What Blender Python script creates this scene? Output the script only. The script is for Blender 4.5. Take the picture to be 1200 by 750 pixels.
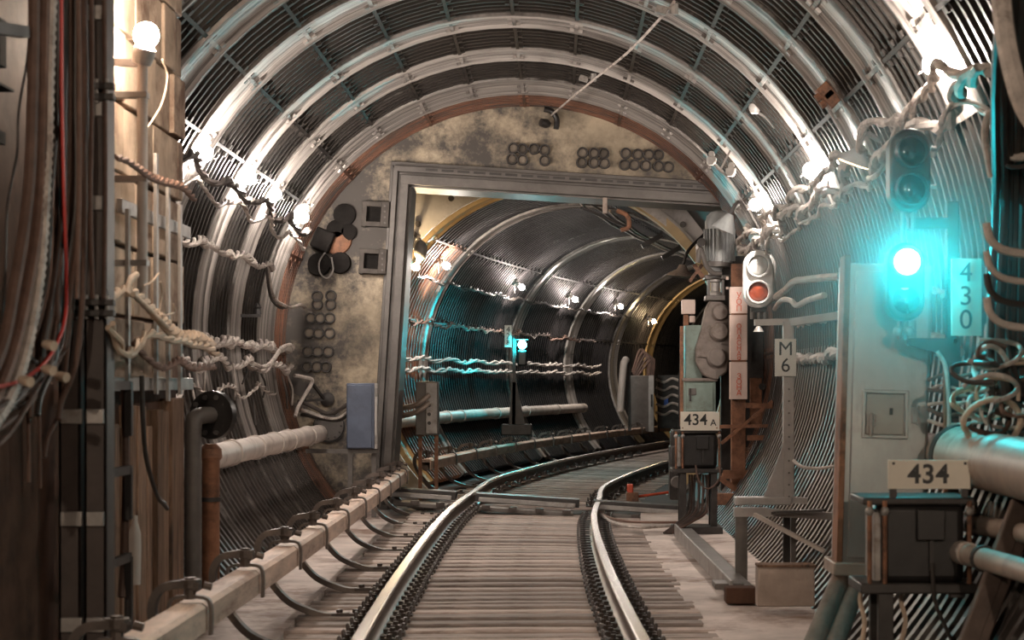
import bpy, math, random
from mathutils import Vector, Matrix
random.seed(7)
scene = bpy.context.scene
COL = scene.collection
for o in list(bpy.data.objects):
    bpy.data.objects.remove(o)

# ------------------------------------------------------------------ camera, world, exposure
F = 2400.0            # focal length in pixels of the 1200 px wide frame
CX, CY, H = 656.0, 448.0, 1.42
cam_d = bpy.data.cameras.new('camera')
cam = bpy.data.objects.new('camera', cam_d)
COL.objects.link(cam)
cam.location = (0, 0, H)
cam.rotation_euler = (math.pi / 2, 0, 0)
cam_d.sensor_width = 36.0
cam_d.lens = 36.0 * F / 1200.0
cam_d.shift_x = -(CX - 600) / 1200.0
cam_d.shift_y = (CY - 375) / 1200.0
cam_d.clip_end = 300
cam_d.dof.use_dof = True
cam_d.dof.focus_distance = 24.0
cam_d.dof.aperture_fstop = 4.0
scene.camera = cam

world = bpy.data.worlds.new('world')
scene.world = world
world.use_nodes = True
bg = world.node_tree.nodes['Background']
bg.inputs[0].default_value = (0.9, 0.75, 0.62, 1)
bg.inputs[1].default_value = 0.006
vs = scene.view_settings
vs.view_transform = 'Standard'
vs.look = 'None'
vs.exposure = 0.1
vs.gamma = 1.0
vs.use_curve_mapping = False
scene.cycles.use_denoising = True
scene.cycles.max_bounces = 6
scene.cycles.diffuse_bounces = 4
scene.cycles.glossy_bounces = 3
scene.cycles.sample_clamp_indirect = 6.0
scene.cycles.caustics_reflective = False
scene.cycles.caustics_refractive = False

LAMP_COOL = (1.0, 0.88, 0.78)
LAMP_WARM = (1.0, 0.72, 0.40)
LAMP_POWER = 900.0      # radiance of a bulb surface
LAMP_NEAR = (1.0, 0.80, 0.62)
GLARE = 0.50  # peak density of the added glare volume
CYAN = (0.02, 0.85, 0.95)


# ------------------------------------------------------------------ projection helpers (pixel of the photo + depth -> metres)
def at(px, py, Y):
    s = F / Y
    return Vector(((px - CX) / s, Y, H - (py - CY) / s))


def onX(px, py, X):
    s = (px - CX) / X
    return Vector((X, F / s, H - (py - CY) / s))


# ------------------------------------------------------------------ materials
MATS = {}


def mat(name, col, rough=0.6, metal=0.0, var=0.35, scale=6.0, bump=0.25, dirt=None, dirt_amt=0.45, stretch=(1, 1, 1),
        rnd=0.0, coords='Object', spec=0.5, bscale=None):
    if name in MATS:
        return MATS[name]
    m = bpy.data.materials.new(name)
    m.use_nodes = True
    nt = m.node_tree
    N, L = nt.nodes, nt.links
    b = N['Principled BSDF']
    tc = N.new('ShaderNodeTexCoord')
    mp = N.new('ShaderNodeMapping')
    mp.inputs['Scale'].default_value = stretch
    L.new(tc.outputs[coords], mp.inputs['Vector'])
    n1 = N.new('ShaderNodeTexNoise')
    n1.inputs['Scale'].default_value = scale
    n1.inputs['Detail'].default_value = 6
    n1.inputs['Roughness'].default_value = 0.65
    L.new(mp.outputs[0], n1.inputs['Vector'])
    r1 = N.new('ShaderNodeValToRGB')
    r1.color_ramp.elements[0].position = 0.3
    r1.color_ramp.elements[1].position = 0.7
    lo = [c * (1 - var) for c in col]
    hi = [min(1, c * (1 + var)) for c in col]
    r1.color_ramp.elements[0].color = (*lo, 1)
    r1.color_ramp.elements[1].color = (*hi, 1)
    L.new(n1.outputs['Fac'], r1.inputs[0])
    out = r1.outputs[0]
    if dirt is not None:
        n2 = N.new('ShaderNodeTexNoise')
        n2.inputs['Scale'].default_value = scale * 0.45
        n2.inputs['Detail'].default_value = 8
        n2.inputs['Roughness'].default_value = 0.75
        L.new(mp.outputs[0], n2.inputs['Vector'])
        r2 = N.new('ShaderNodeValToRGB')
        r2.color_ramp.elements[0].position = max(0.0, 0.72 - dirt_amt * 0.5)
        r2.color_ramp.elements[1].position = max(0.02, 0.86 - dirt_amt * 0.5)
        L.new(n2.outputs['Fac'], r2.inputs[0])
        mx = N.new('ShaderNodeMixRGB')
        mx.inputs[2].default_value = (*dirt, 1)
        L.new(r2.outputs[0], mx.inputs[0])
        L.new(out, mx.inputs[1])
        out = mx.outputs[0]
    if rnd > 0:
        oi = N.new('ShaderNodeObjectInfo')
        mr = N.new('ShaderNodeMapRange')
        mr.inputs[3].default_value = 1 - rnd
        mr.inputs[4].default_value = 1 + rnd
        L.new(oi.outputs['Random'], mr.inputs[0])
        hs = N.new('ShaderNodeHueSaturation')
        L.new(mr.outputs[0], hs.inputs['Value'])
        L.new(out, hs.inputs['Color'])
        out = hs.outputs[0]
    L.new(out, b.inputs['Base Color'])
    b.inputs['Roughness'].default_value = rough
    b.inputs['Metallic'].default_value = metal
    b.inputs['Specular IOR Level'].default_value = spec
    if bump > 0:
        bp = N.new('ShaderNodeBump')
        bp.inputs['Strength'].default_value = bump
        bp.inputs['Distance'].default_value = 0.02
        if bscale:
            n3 = N.new('ShaderNodeTexNoise')
            n3.inputs['Scale'].default_value = bscale
            n3.inputs['Detail'].default_value = 4
            L.new(mp.outputs[0], n3.inputs['Vector'])
            L.new(n3.outputs['Fac'], bp.inputs['Height'])
        else:
            L.new(n1.outputs['Fac'], bp.inputs['Height'])
        L.new(bp.outputs[0], b.inputs['Normal'])
    MATS[name] = m
    return m


def emit(name, col, strength):
    if name in MATS:
        return MATS[name]
    m = bpy.data.materials.new(name)
    m.use_nodes = True
    nt = m.node_tree
    nt.nodes.remove(nt.nodes['Principled BSDF'])
    e = nt.nodes.new('ShaderNodeEmission')
    e.inputs[0].default_value = (*col, 1)
    e.inputs[1].default_value = strength
    nt.links.new(e.outputs[0], nt.nodes['Material Output'].inputs[0])
    MATS[name] = m
    return m


M_BAND = mat('limewashed cast iron', (0.42, 0.385, 0.36), 0.38, 0.0, 0.35, 1.2, 0.3, (0.05, 0.042, 0.038), 0.54, (0.32, 17, 1), coords='UV', spec=0.22)
M_CORR = mat('sooty cast iron', (0.026, 0.021, 0.018), 0.5, 0.0, 0.5, 1.4, 0.25, (0.22, 0.20, 0.185), 0.19, (0.6, 12, 1), coords='UV', spec=0.22)
M_CORR2 = mat('dark wet cast iron', (0.022, 0.020, 0.021), 0.58, 0.0, 0.5, 1.4, 0.25, (0.24, 0.23, 0.22), 0.20, (0.8, 9, 1), coords='UV', spec=0.12)
M_CORRL = mat('lime streaked cast iron', (0.055, 0.045, 0.04), 0.46, 0.0, 0.5, 1.4, 0.25, (0.36, 0.33, 0.31), 0.31, (0.6, 9, 1), coords='UV', spec=0.3)
M_RUSTRIB = mat('rusty cast iron', (0.16, 0.065, 0.035), 0.55, 0.1, 0.6, 1.6, 0.3, (0.05, 0.04, 0.035), 0.5, (0.8, 9, 1), coords='UV')
M_GOLD = mat('ochre painted iron', (0.50, 0.36, 0.19), 0.4, 0.1, 0.4, 1.4, 0.25, (0.1, 0.07, 0.05), 0.35, (0.8, 9, 1), coords='UV')
M_JOINT = mat('limewashed flange', (0.36, 0.32, 0.30), 0.5, 0.0, 0.5, 6, 0.3)
M_CONC = mat('stained bulkhead concrete', (0.47, 0.385, 0.28), 0.8, 0, 0.45, 1.6, 0.35, (0.085, 0.075, 0.068), 0.60, (1, 1, 1))
M_CONCW = mat('brown concrete wall', (0.085, 0.046, 0.032), 0.8, 0, 0.4, 2.2, 0.4, (0.045, 0.027, 0.02), 0.4, spec=0.06)
M_FLOOR = mat('trackbed concrete', (0.58, 0.495, 0.45), 0.75, 0, 0.3, 1.6, 0.3, (0.2, 0.12, 0.085), 0.46)
M_BED = mat('dark trackbed', (0.03, 0.022, 0.018), 0.8, 0, 0.5, 5, 0.5)
M_SLEEP = mat('sleeper timber', (0.37, 0.30, 0.265), 0.7, 0, 0.35, 3.0, 0.4, (0.11, 0.075, 0.06), 0.45, (1.2, 9, 9), rnd=0.4)
M_FRAME = mat('grey painted steel', (0.125, 0.112, 0.103), 0.5, 0.1, 0.25, 4, 0.15, (0.09, 0.08, 0.075), 0.4)
M_STEEL = mat('dull steel', (0.30, 0.28, 0.265), 0.45, 0.3, 0.3, 6, 0.15, (0.14, 0.10, 0.08), 0.35)
M_DARK = mat('sooty dark steel', (0.045, 0.04, 0.038), 0.5, 0.3, 0.4, 7, 0.15)
M_DARKB = mat('dark brown column paint', (0.05, 0.036, 0.031), 0.5, 0.1, 0.35, 4, 0.15)
M_BLACK = mat('black enamel', (0.022, 0.02, 0.02), 0.4, 0.1, 0.4, 6, 0.1)
M_MATT = mat('matt black', (0.018, 0.016, 0.015), 0.95, 0, 0.4, 6, 0.1, spec=0.1)
M_BOXB = mat('brown grey box paint', (0.075, 0.065, 0.058), 0.7, 0, 0.3, 6, 0.1, spec=0.25)
M_RUST = mat('rusty steel', (0.27, 0.125, 0.07), 0.7, 0.1, 0.45, 6, 0.3, (0.09, 0.05, 0.035), 0.45)
M_GREYP = mat('pale grey paint', (0.40, 0.375, 0.36), 0.5, 0.1, 0.18, 4, 0.08, (0.22, 0.17, 0.14), 0.32)
M_CAB = mat('galvanised cabinet sheet', (0.36, 0.36, 0.35), 0.38, 0.55, 0.2, 2.5, 0.06, (0.24, 0.21, 0.19), 0.42, (1, 1, 0.5))
M_BLUEG = mat('blue grey enamel', (0.085, 0.105, 0.155), 0.4, 0.1, 0.25, 3, 0.08, (0.05, 0.05, 0.06), 0.4)
M_GREEN = mat('pale green enamel', (0.20, 0.26, 0.23), 0.45, 0.1, 0.2, 4, 0.08, (0.12, 0.11, 0.09), 0.4)
M_GEAR = mat('dusty gearbox', (0.21, 0.175, 0.155), 0.65, 0.1, 0.25, 6, 0.2, (0.12, 0.09, 0.07), 0.4)
M_MOTOR = mat('motor grey paint', (0.30, 0.31, 0.31), 0.45, 0.2, 0.2, 6, 0.1)
M_TIMBER = mat('bleached cover timber', (0.66, 0.49, 0.39), 0.6, 0, 0.22, 2.5, 0.2, (0.36, 0.22, 0.16), 0.42, (6, 1, 6), rnd=0.14)
M_WOOD = mat('old brown boards', (0.20, 0.125, 0.085), 0.75, 0, 0.5, 4, 0.4, (0.06, 0.045, 0.038), 0.42, (6, 6, 0.7), rnd=0.35, spec=0.1)
M_BRACK = mat('bracket iron', (0.10, 0.08, 0.07), 0.5, 0.3, 0.35, 8, 0.2, (0.2, 0.14, 0.10), 0.35, rnd=0.3)
M_RAIL = mat('rail web steel', (0.16, 0.12, 0.10), 0.45, 0.5, 0.4, 6, 0.2, stretch=(1, 0.3, 1))
M_HEAD = mat('polished rail head', (0.66, 0.63, 0.60), 0.27, 1.0, 0.12, 6, 0.03, stretch=(4, 0.2, 1))
M_CLIP = mat('rail clip iron', (0.06, 0.047, 0.042), 0.5, 0.3, 0.4, 12, 0.2)
M_PIPE = mat('whitewashed pipe', (0.52, 0.46, 0.42), 0.55, 0, 0.2, 3, 0.2, (0.22, 0.16, 0.13), 0.36)
M_PIPEB = mat('beige pipe', (0.36, 0.29, 0.245), 0.5, 0.05, 0.25, 4, 0.15, (0.16, 0.11, 0.09), 0.4)
M_CABLE = mat('dusty brown cable', (0.13, 0.078, 0.06), 0.7, 0, 0.3, 10, 0.2, rnd=0.5)
M_CABLED = mat('dark cable', (0.05, 0.042, 0.038), 0.5, 0, 0.3, 10, 0.1, rnd=0.4)
M_CABLEL = mat('limewashed cable', (0.52, 0.46, 0.42), 0.6, 0, 0.35, 9, 0.3, (0.16, 0.12, 0.10), 0.42)
M_CREAM = mat('cream cable', (0.55, 0.43, 0.33), 0.6, 0, 0.25, 9, 0.2)
M_RED = mat('red cable sheath', (0.55, 0.045, 0.035), 0.45, 0, 0.15, 9, 0.05)
M_REDP = mat('red paint', (0.62, 0.09, 0.04), 0.5, 0, 0.2, 9, 0.05)
M_SIGN = mat('off white sign plate', (0.78, 0.72, 0.62), 0.5, 0, 0.06, 5, 0.03, (0.5, 0.38, 0.28), 0.22)
M_SIGNT = mat('weathered white sign', (0.74, 0.74, 0.70), 0.5, 0, 0.06, 5, 0.03)
M_INK = mat('black lettering', (0.02, 0.02, 0.02), 0.5, 0, 0.1, 5, 0)
M_INKR = mat('red orange lettering', (0.72, 0.13, 0.06), 0.5, 0, 0.1, 5, 0)
M_PINK = mat('pale pink painted sign', (0.80, 0.62, 0.55), 0.5, 0, 0.06, 5, 0.03, (0.6, 0.36, 0.28), 0.25)
M_WHITE = mat('white enamel', (0.74, 0.73, 0.71), 0.35, 0, 0.06, 5, 0.03)
M_LENS = mat('clear signal lens', (0.66, 0.66, 0.64), 0.15, 0, 0.05, 8, 0)
M_AMBER = mat('amber signal lens', (0.30, 0.06, 0.03), 0.1, 0, 0.4, 14, 0, spec=0.8)
M_BLKLENS = mat('dark signal lens', (0.015, 0.02, 0.022), 0.08, 0, 0.1, 5, 0, spec=0.8)
M_CERAM = mat('grey ceramic', (0.42, 0.40, 0.38), 0.35, 0, 0.15, 8, 0.05)
M_BULB = emit('lit bulb', LAMP_COOL, LAMP_POWER)
M_BULBW = emit('lit warm bulb', LAMP_WARM, LAMP_POWER * 0.8)
M_SIG = emit('lit cyan lens', CYAN, 480.0)
M_SIGF = emit('lit cyan lens far', CYAN, 620.0)
M_BULBN = emit('lit foreground bulb', LAMP_NEAR, LAMP_POWER * 1.5)
M_BULBB = emit('lit bulb of the added rear lamps', LAMP_NEAR, LAMP_POWER * 4.0)
M_BULBF = emit('lit far tunnel bulb', LAMP_COOL, 1600.0)


# ------------------------------------------------------------------ mesh building
WLOC = {}


class MB:
    def __init__(self):
        self.v, self.f, self.uv = [], [], None

    def add(self, verts, faces):
        k = len(self.v)
        self.v += [Vector(p) for p in verts]
        self.f += [tuple(i + k for i in q) for q in faces]
        return self

    def box(self, c, size, rot=None):
        sx, sy, sz = [q / 2 for q in size]
        pts = [Vector((x, y, z)) for x in (-sx, sx) for y in (-sy, sy) for z in (-sz, sz)]
        if rot is not None:
            pts = [rot @ p for p in pts]
        c = Vector(c)
        return self.add([p + c for p in pts],
                        [(0, 1, 3, 2), (4, 6, 7, 5), (0, 4, 5, 1), (2, 3, 7, 6), (0, 2, 6, 4), (1, 5, 7, 3)])

    def beam(self, p0, p1, w, h, up=(0, 0, 1)):
        p0, p1 = Vector(p0), Vector(p1)
        d = (p1 - p0).normalized()
        up = Vector(up)
        s = d.cross(up)
        if s.length < 1e-4:
            s = d.cross(Vector((0, 1, 0)))
        s.normalize()
        u = s.cross(d).normalized()
        pts = []
        for p in (p0, p1):
            for a, b in ((-1, -1), (1, -1), (1, 1), (-1, 1)):
                pts.append(p + s * a * w / 2 + u * b * h / 2)
        return self.add(pts, [(0, 3, 2, 1), (4, 5, 6, 7), (0, 1, 5, 4), (1, 2, 6, 5), (2, 3, 7, 6), (3, 0, 4, 7)])

    def cyl(self, p0, p1, r0, r1=None, n=14, caps=True):
        return self.lathe(p0, p1, [(0, r0), (1, r0 if r1 is None else r1)], n, caps)

    def lathe(self, p0, p1, prof, n=16, caps=True):
        p0, p1 = Vector(p0), Vector(p1)
        ax = p1 - p0
        d = ax.normalized()
        a = Vector((0, 0, 1)) if abs(d.z) < 0.9 else Vector((1, 0, 0))
        s = d.cross(a).normalized()
        u = s.cross(d)
        pts, fs = [], []
        for t, r in prof:
            for k in range(n):
                th = 2 * math.pi * k / n
                pts.append(p0 + ax * t + (s * math.cos(th) + u * math.sin(th)) * r)
        for i in range(len(prof) - 1):
            for k in range(n):
                k2 = (k + 1) % n
                fs.append((i * n + k, i * n + k2, (i + 1) * n + k2, (i + 1) * n + k))
        if caps:
            fs.append(tuple(range(n - 1, -1, -1)))
            fs.append(tuple((len(prof) - 1) * n + k for k in range(n)))
        return self.add(pts, fs)

    def sphere(self, c, r, n=12, m=8, sq=(1, 1, 1)):
        c = Vector(c)
        pts, fs = [], []
        for i in range(m + 1):
            ph = math.pi * i / m
            for k in range(n):
                th = 2 * math.pi * k / n
                pts.append(c + Vector((r * sq[0] * math.sin(ph) * math.cos(th), r * sq[1] * math.sin(ph) * math.sin(th), r * sq[2] * math.cos(ph))))
        for i in range(m):
            for k in range(n):
                k2 = (k + 1) % n
                fs.append((i * n + k, (i + 1) * n + k, (i + 1) * n + k2, i * n + k2))
        return self.add(pts, fs)

    def tube(self, pts, r, n=8, caps=True):
        pts = [Vector(p) for p in pts]
        out, fs = [], []
        prev = None
        N = len(pts)
        for i, p in enumerate(pts):
            d = (pts[min(i + 1, N - 1)] - pts[max(i - 1, 0)]).normalized()
            if prev is None:
                a = Vector((0, 0, 1)) if abs(d.z) < 0.9 else Vector((1, 0, 0))
                s = d.cross(a).normalized()
            else:
                s = (prev - d * prev.dot(d)).normalized()
            prev = s
            u = d.cross(s)
            rr = r[i] if isinstance(r, (list, tuple)) else r
            for k in range(n):
                th = 2 * math.pi * k / n
                out.append(p + (s * math.cos(th) + u * math.sin(th)) * rr)
        for i in range(N - 1):
            for k in range(n):
                k2 = (k + 1) % n
                fs.append((i * n + k, i * n + k2, (i + 1) * n + k2, (i + 1) * n + k))
        if caps:
            fs.append(tuple(range(n - 1, -1, -1)))
            fs.append(tuple((N - 1) * n + k for k in range(n)))
        return self.add(out, fs)

    def ribbon(self, pts, side, w, t):
        """flat bar: width w along side, thickness t across the path"""
        pts = [Vector(p) for p in pts]
        side = Vector(side).normalized()
        out, fs = [], []
        N = len(pts)
        for i, p in enumerate(pts):
            d = (pts[min(i + 1, N - 1)] - pts[max(i - 1, 0)]).normalized()
            nrm = d.cross(side).normalized()
            tt = t[i] if isinstance(t, (list, tuple)) else t
            for a, b in ((-1, -1), (1, -1), (1, 1), (-1, 1)):
                out.append(p + side * a * w / 2 + nrm * b * tt / 2)
        for i in range(N - 1):
            for k in range(4):
                k2 = (k + 1) % 4
                fs.append((i * 4 + k, i * 4 + k2, (i + 1) * 4 + k2, (i + 1) * 4 + k))
        fs.append((3, 2, 1, 0))
        fs.append(tuple((N - 1) * 4 + k for k in range(4)))
        return self.add(out, fs)

    def prism(self, poly, y0, y1):
        """polygon in (x, z) extruded along y"""
        n = len(poly)
        pts = [(x, y0, z) for x, z in poly] + [(x, y1, z) for x, z in poly]
        fs = [tuple(range(n)), tuple(range(2 * n - 1, n - 1, -1))]
        for k in range(n):
            k2 = (k + 1) % n
            fs.append((k, k + n, k2 + n, k2))
        return self.add(pts, fs)

    def ext(self, other):
        return self.add(other.v, other.f)

    def mesh(self, name, origin=(0, 0, 0), smooth=True):
        me = bpy.data.meshes.new(name)
        o = Vector(origin)
        me.from_pydata([p - o for p in self.v], [], self.f)
        if self.uv is not None:
            ul = me.uv_layers.new(name='UVMap')
            for lp in me.loops:
                ul.data[lp.index].uv = self.uv[lp.vertex_index]
        me.update()
        if smooth:
            me.polygons.foreach_set('use_smooth', [True] * len(me.polygons))
            try:
                me.set_sharp_from_angle(angle=math.radians(38))
            except Exception:
                pass
        return me

    def build(self, name, m, parent=None, base=None, bevel=0.0):
        if parent is not None:
            org = WLOC[parent.name]
        else:
            if base is None:
                xs = [p.x for p in self.v]; ys = [p.y for p in self.v]; zs = [p.z for p in self.v]
                base = ((min(xs) + max(xs)) / 2, (min(ys) + max(ys)) / 2, min(zs))
            org = Vector(base)
        me = self.mesh(name, org)
        me.materials.append(m)
        o = bpy.data.objects.new(name, me)
        COL.objects.link(o)
        if parent is not None:
            o.parent = parent
        else:
            o.location = org
        WLOC[o.name] = Vector(org)
        if bevel > 0:
            bv = o.modifiers.new('bevel', 'BEVEL')
            bv.width = bevel
            bv.segments = 2
            bv.limit_method = 'ANGLE'
        return o


def tag(o, label=None, cat=None, group=None, kind=None):
    if label: o['label'] = label
    if cat: o['category'] = cat
    if group: o['group'] = group
    if kind: o['kind'] = kind
    return o


def thing(name, label, cat, base, group=None):
    o = bpy.data.objects.new(name, None)
    o.empty_display_size = 0.1
    COL.objects.link(o)
    o.location = base
    WLOC[o.name] = Vector(base)
    return tag(o, label, cat, group)


def inst(me, name, parent, loc, rot=None):
    """another copy of a shared part mesh, at a world position under its parent"""
    o = bpy.data.objects.new(name, me)
    COL.objects.link(o)
    o.parent = parent
    o.location = Vector(loc) - WLOC[parent.name]
    if rot is not None:
        o.rotation_euler = rot
    WLOC[o.name] = Vector(loc)
    return o


def copy_thing(root, loc, label, rotz=None):
    r = root.copy()
    COL.objects.link(r)
    r.location = loc
    if rotz is not None:
        r.rotation_euler = (0, 0, rotz)
    r['label'] = label
    for ch in list(root.children):
        c = ch.copy(); COL.objects.link(c); c.parent = r
        for g in list(ch.children):
            d = g.copy(); COL.objects.link(d); d.parent = c
    return r


def smooth_path(pts, per=6):
    """Catmull-Rom through the points"""
    pts = [Vector(p) for p in pts]
    if len(pts) < 3:
        return pts
    P = [pts[0] * 2 - pts[1]] + pts + [pts[-1] * 2 - pts[-2]]
    out = []
    for i in range(1, len(P) - 2):
        for k in range(per):
            t = k / per
            a, b, c, d = P[i - 1], P[i], P[i + 1], P[i + 2]
            out.append(0.5 * ((2 * b) + (c - a) * t + (2 * a - 5 * b + 4 * c - d) * t * t + (3 * b - a - 3 * c + d) * t ** 3))
    out.append(P[-2])
    return out


def resample(pts, step):
    out = [pts[0]]
    acc = 0.0
    for a, b in zip(pts[:-1], pts[1:]):
        L = (b - a).length
        if L < 1e-9:
            continue
        d = step - acc
        while d <= L:
            out.append(a.lerp(b, d / L))
            d += step
        acc = L - (d - step)
    return out


def twisted(path, r, amp, pitch, strands=2, wob=0.02, per=6, seed=1):
    """strands wound round each other along a path"""
    rg = random.Random(seed)
    pts = resample(smooth_path(path, per), pitch / 7)
    ph = [rg.uniform(0, 6) for _ in range(6)]
    mb = MB()
    for st in range(strands):
        q = []
        for i, p in enumerate(pts):
            d = (pts[min(i + 1, len(pts) - 1)] - pts[max(i - 1, 0)]).normalized()
            a = Vector((0, 0, 1)) if abs(d.z) < 0.8 else Vector((1, 0, 0))
            s = d.cross(a).normalized()
            u = s.cross(d)
            l = i * pitch / 7
            th = 2 * math.pi * (l / pitch + st / strands) + 0.8 * math.sin(l * 1.7 + ph[0])
            am = amp * (1 + 0.35 * math.sin(l * 2.3 + ph[1]))
            w = u * wob * (math.sin(l * 3.1 + ph[2]) + 0.6 * math.sin(l * 7.3 + ph[3])) + s * wob * math.sin(l * 4.3 + ph[4])
            q.append(p + s * am * math.cos(th) + u * am * math.sin(th) + w)
        mb.tube(q, r, 6)
    return mb


def text_mesh(body, size, loc, m, parent, name='lettering', depth=0.004, spacing=1.0, line=0.9, rot_y=0.0, sx=1.0, bold=0.0):
    cu = bpy.data.curves.new(name, 'FONT')
    cu.body = body
    cu.size = size
    cu.align_x = 'CENTER'
    cu.align_y = 'CENTER'
    cu.extrude = depth / 2
    cu.space_character = spacing
    cu.space_line = line
    cu.offset = bold
    tmp = bpy.data.objects.new('tmp', cu)
    COL.objects.link(tmp)
    bpy.context.view_layer.update()
    me = bpy.data.meshes.new_from_object(tmp.evaluated_get(bpy.context.evaluated_depsgraph_get()))
    bpy.data.objects.remove(tmp)
    me.transform(Matrix.Rotation(rot_y, 4, 'Y') @ Matrix.Rotation(math.pi / 2, 4, 'X') @ Matrix.Diagonal((sx, 1, 1, 1)))
    me.materials.clear()
    me.materials.append(m)
    o = bpy.data.objects.new(name, me)
    COL.objects.link(o)
    o.parent = parent
    o.location = Vector(loc) - WLOC[parent.name]
    WLOC[o.name] = Vector(loc)
    return o


# ------------------------------------------------------------------ axes of the tunnels and the track
T1X, T1Z, R1 = -0.44, 1.88, 3.0
GATE_Y = 25.8
T2Z, R2, T2Y0 = 1.73, 2.55, 29.85


def axis1(Y):
    return T1X, T1Z, 0.0


def axis2(Y):
    u = max(-4.0, Y - T2Y0)
    return -0.137 + 0.119 * u + 0.0040 * u * u, T2Z, 0.119 + 0.0080 * u


TRK = [(-8, 0.30), (5, -0.13), (11.27, -0.326), (16.9, -0.43), (22.4, -0.42), (25.5, -0.31), (30, -0.09)]


def track(Y):
    if Y >= 30:
        return axis2(Y)[0] + 0.03
    for i in range(len(TRK) - 1):
        if TRK[i][0] <= Y <= TRK[i + 1][0]:
            y0, x0 = TRK[i]; y1, x1 = TRK[i + 1]
            def sl(j):
                if j <= 0: return (TRK[1][1] - TRK[0][1]) / (TRK[1][0] - TRK[0][0])
                if j >= len(TRK) - 1: return 0.12
                return (TRK[j + 1][1] - TRK[j - 1][1]) / (TRK[j + 1][0] - TRK[j - 1][0])
            h = y1 - y0
            t = (Y - y0) / h
            m0, m1 = sl(i) * h, sl(i + 1) * h
            return (2*t**3 - 3*t*t + 1)*x0 + (t**3 - 2*t*t + t)*m0 + (-2*t**3 + 3*t*t)*x1 + (t**3 - t*t)*m1
    return TRK[0][1]


def cant(Y):
    return 0.05 * min(1, max(0, (Y - 17) / 8.0))


FLOOR_Z = -0.18
BED_Z = -0.25


# ================================================================== STRUCTURE
def struct(name, mb, m, label=None):
    o = mb.build(name, m)
    return tag(o, label, None, None, 'structure')


def lining(parent, name, axis, R, y0, y1, a0, a1, kind, m, joints=(), ribs=6, steps=5):
    """one lining piece: profile along the tunnel swept through an arc, flanges turned outwards at its ends"""
    prof = []
    if kind == 'band':
        prof = [(0, 0.14), (0, 0.0), (0.12, -0.012), (0.2, 0.02), (0.8, 0.02), (0.88, -0.012), (1, 0.0), (1, 0.14)]
    else:
        prof = [(0, 0.16)]
        for k in range(ribs):
            a = (k + 0.30) / ribs
            b = (k + (0.72 if m is M_CORRL else 0.60)) / ribs
            prof += [(a, 0.11), (a + 0.03 / ribs, 0.015), (b, 0.015), (b + 0.03 / ribs, 0.11)]
        prof += [(1, 0.11), (1, 0.16)]
    mb = MB()
    uv = []

    def pt(t, r, th):
        Y = y0 + (y1 - y0) * t
        cx, cz, sl = axis(Y)
        q = math.sqrt(1 + sl * sl)
        return Vector((cx + r * math.cos(th) / q, Y - r * math.cos(th) * sl / q, cz + r * math.sin(th)))
    n = len(prof)
    for j in range(steps + 1):
        th = a0 + (a1 - a0) * j / steps
        for t, dr in prof:
            mb.v.append(pt(t, R + dr, th))
            uv.append((th * R, y0 + (y1 - y0) * t))
    for j in range(steps):
        for i in range(n - 1):
            mb.f.append((j * n + i, j * n + i + 1, (j + 1) * n + i + 1, (j + 1) * n + i))
    for th in joints:   # longitudinal flange with bolt heads
        w = 0.016 / R
        k = len(mb.v)
        for t in (0.0, 1.0):
            for (dr, dth) in ((0.12, -w), (0.004, -w), (0.004, w), (0.12, w)):
                mb.v.append(pt(t, R + dr, th + dth))
                uv.append(((th + dth) * R * 3, y0 + (y1 - y0) * t * 0.2))
        mb.f += [(k, k + 1, k + 5, k + 4), (k + 1, k + 2, k + 6, k + 5), (k + 2, k + 3, k + 7, k + 6)]
        nb = max(2, int((y1 - y0) / 0.32))
        for b in range(nb):
            t = (b + 0.5) / nb
            dt = 0.035 / (y1 - y0)
            for sgn in (-1, 1):
                k = len(mb.v)
                c = th + sgn * (w + 0.025 / R)
                for tt in (t - dt, t + dt):
                    for (dr, dth) in ((0.1, -0.025 / R), (-0.005, -0.02 / R), (-0.005, 0.02 / R), (0.1, 0.025 / R)):
                        mb.v.append(pt(tt, R + dr, c + dth))
                        uv.append(((c + dth) * R * 3, y0))
                mb.f += [(k, k + 1, k + 5, k + 4), (k + 1, k + 2, k + 6, k + 5), (k + 2, k + 3, k + 7, k + 6),
                         (k, k + 3, k + 2, k + 1), (k + 4, k + 5, k + 6, k + 7)]
    mb.uv = uv
    o = mb.build(name, m, parent)
    return o


R = math.radians
# ---- near tunnel: smooth limewashed rings between corrugated sooty ones
shell = MB()
suv = []
ang = [R(-50 + 280 * k / 40) for k in range(41)]
for j, Y in enumerate((-6.0, 9.0)):
    for th in ang:
        shell.v.append(Vector((T1X + (R1 + 0.02) * math.cos(th), Y, T1Z + (R1 + 0.02) * math.sin(th))))
        suv.append((th * R1, Y))
for th in ang:
    shell.v.append(Vector((T1X + (R1 + 0.2) * math.cos(th), 9.0, T1Z + (R1 + 0.2) * math.sin(th))))
    suv.append((th * R1, 9.2))
for j in range(2):
    for k in range(40):
        shell.f.append((j * 41 + k, j * 41 + k + 1, (j + 1) * 41 + k + 1, (j + 1) * 41 + k))
shell.uv = suv
wall_near = shell.build('wall_near', M_CORR, None, (T1X, 9.0, -0.3))
tag(wall_near, 'cast iron lining of the near tunnel before the gate', None, None, 'structure')
bands = [(9.4, 10.2), (11.4, 12.25), (13.3, 14.1), (15.1, 15.85), (16.95, 17.75), (19.3, 20.0), (21.3, 22.05), (23.4, 24.65)]
A0, DA = R(-48), R(23)
prevY = 9.0
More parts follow.
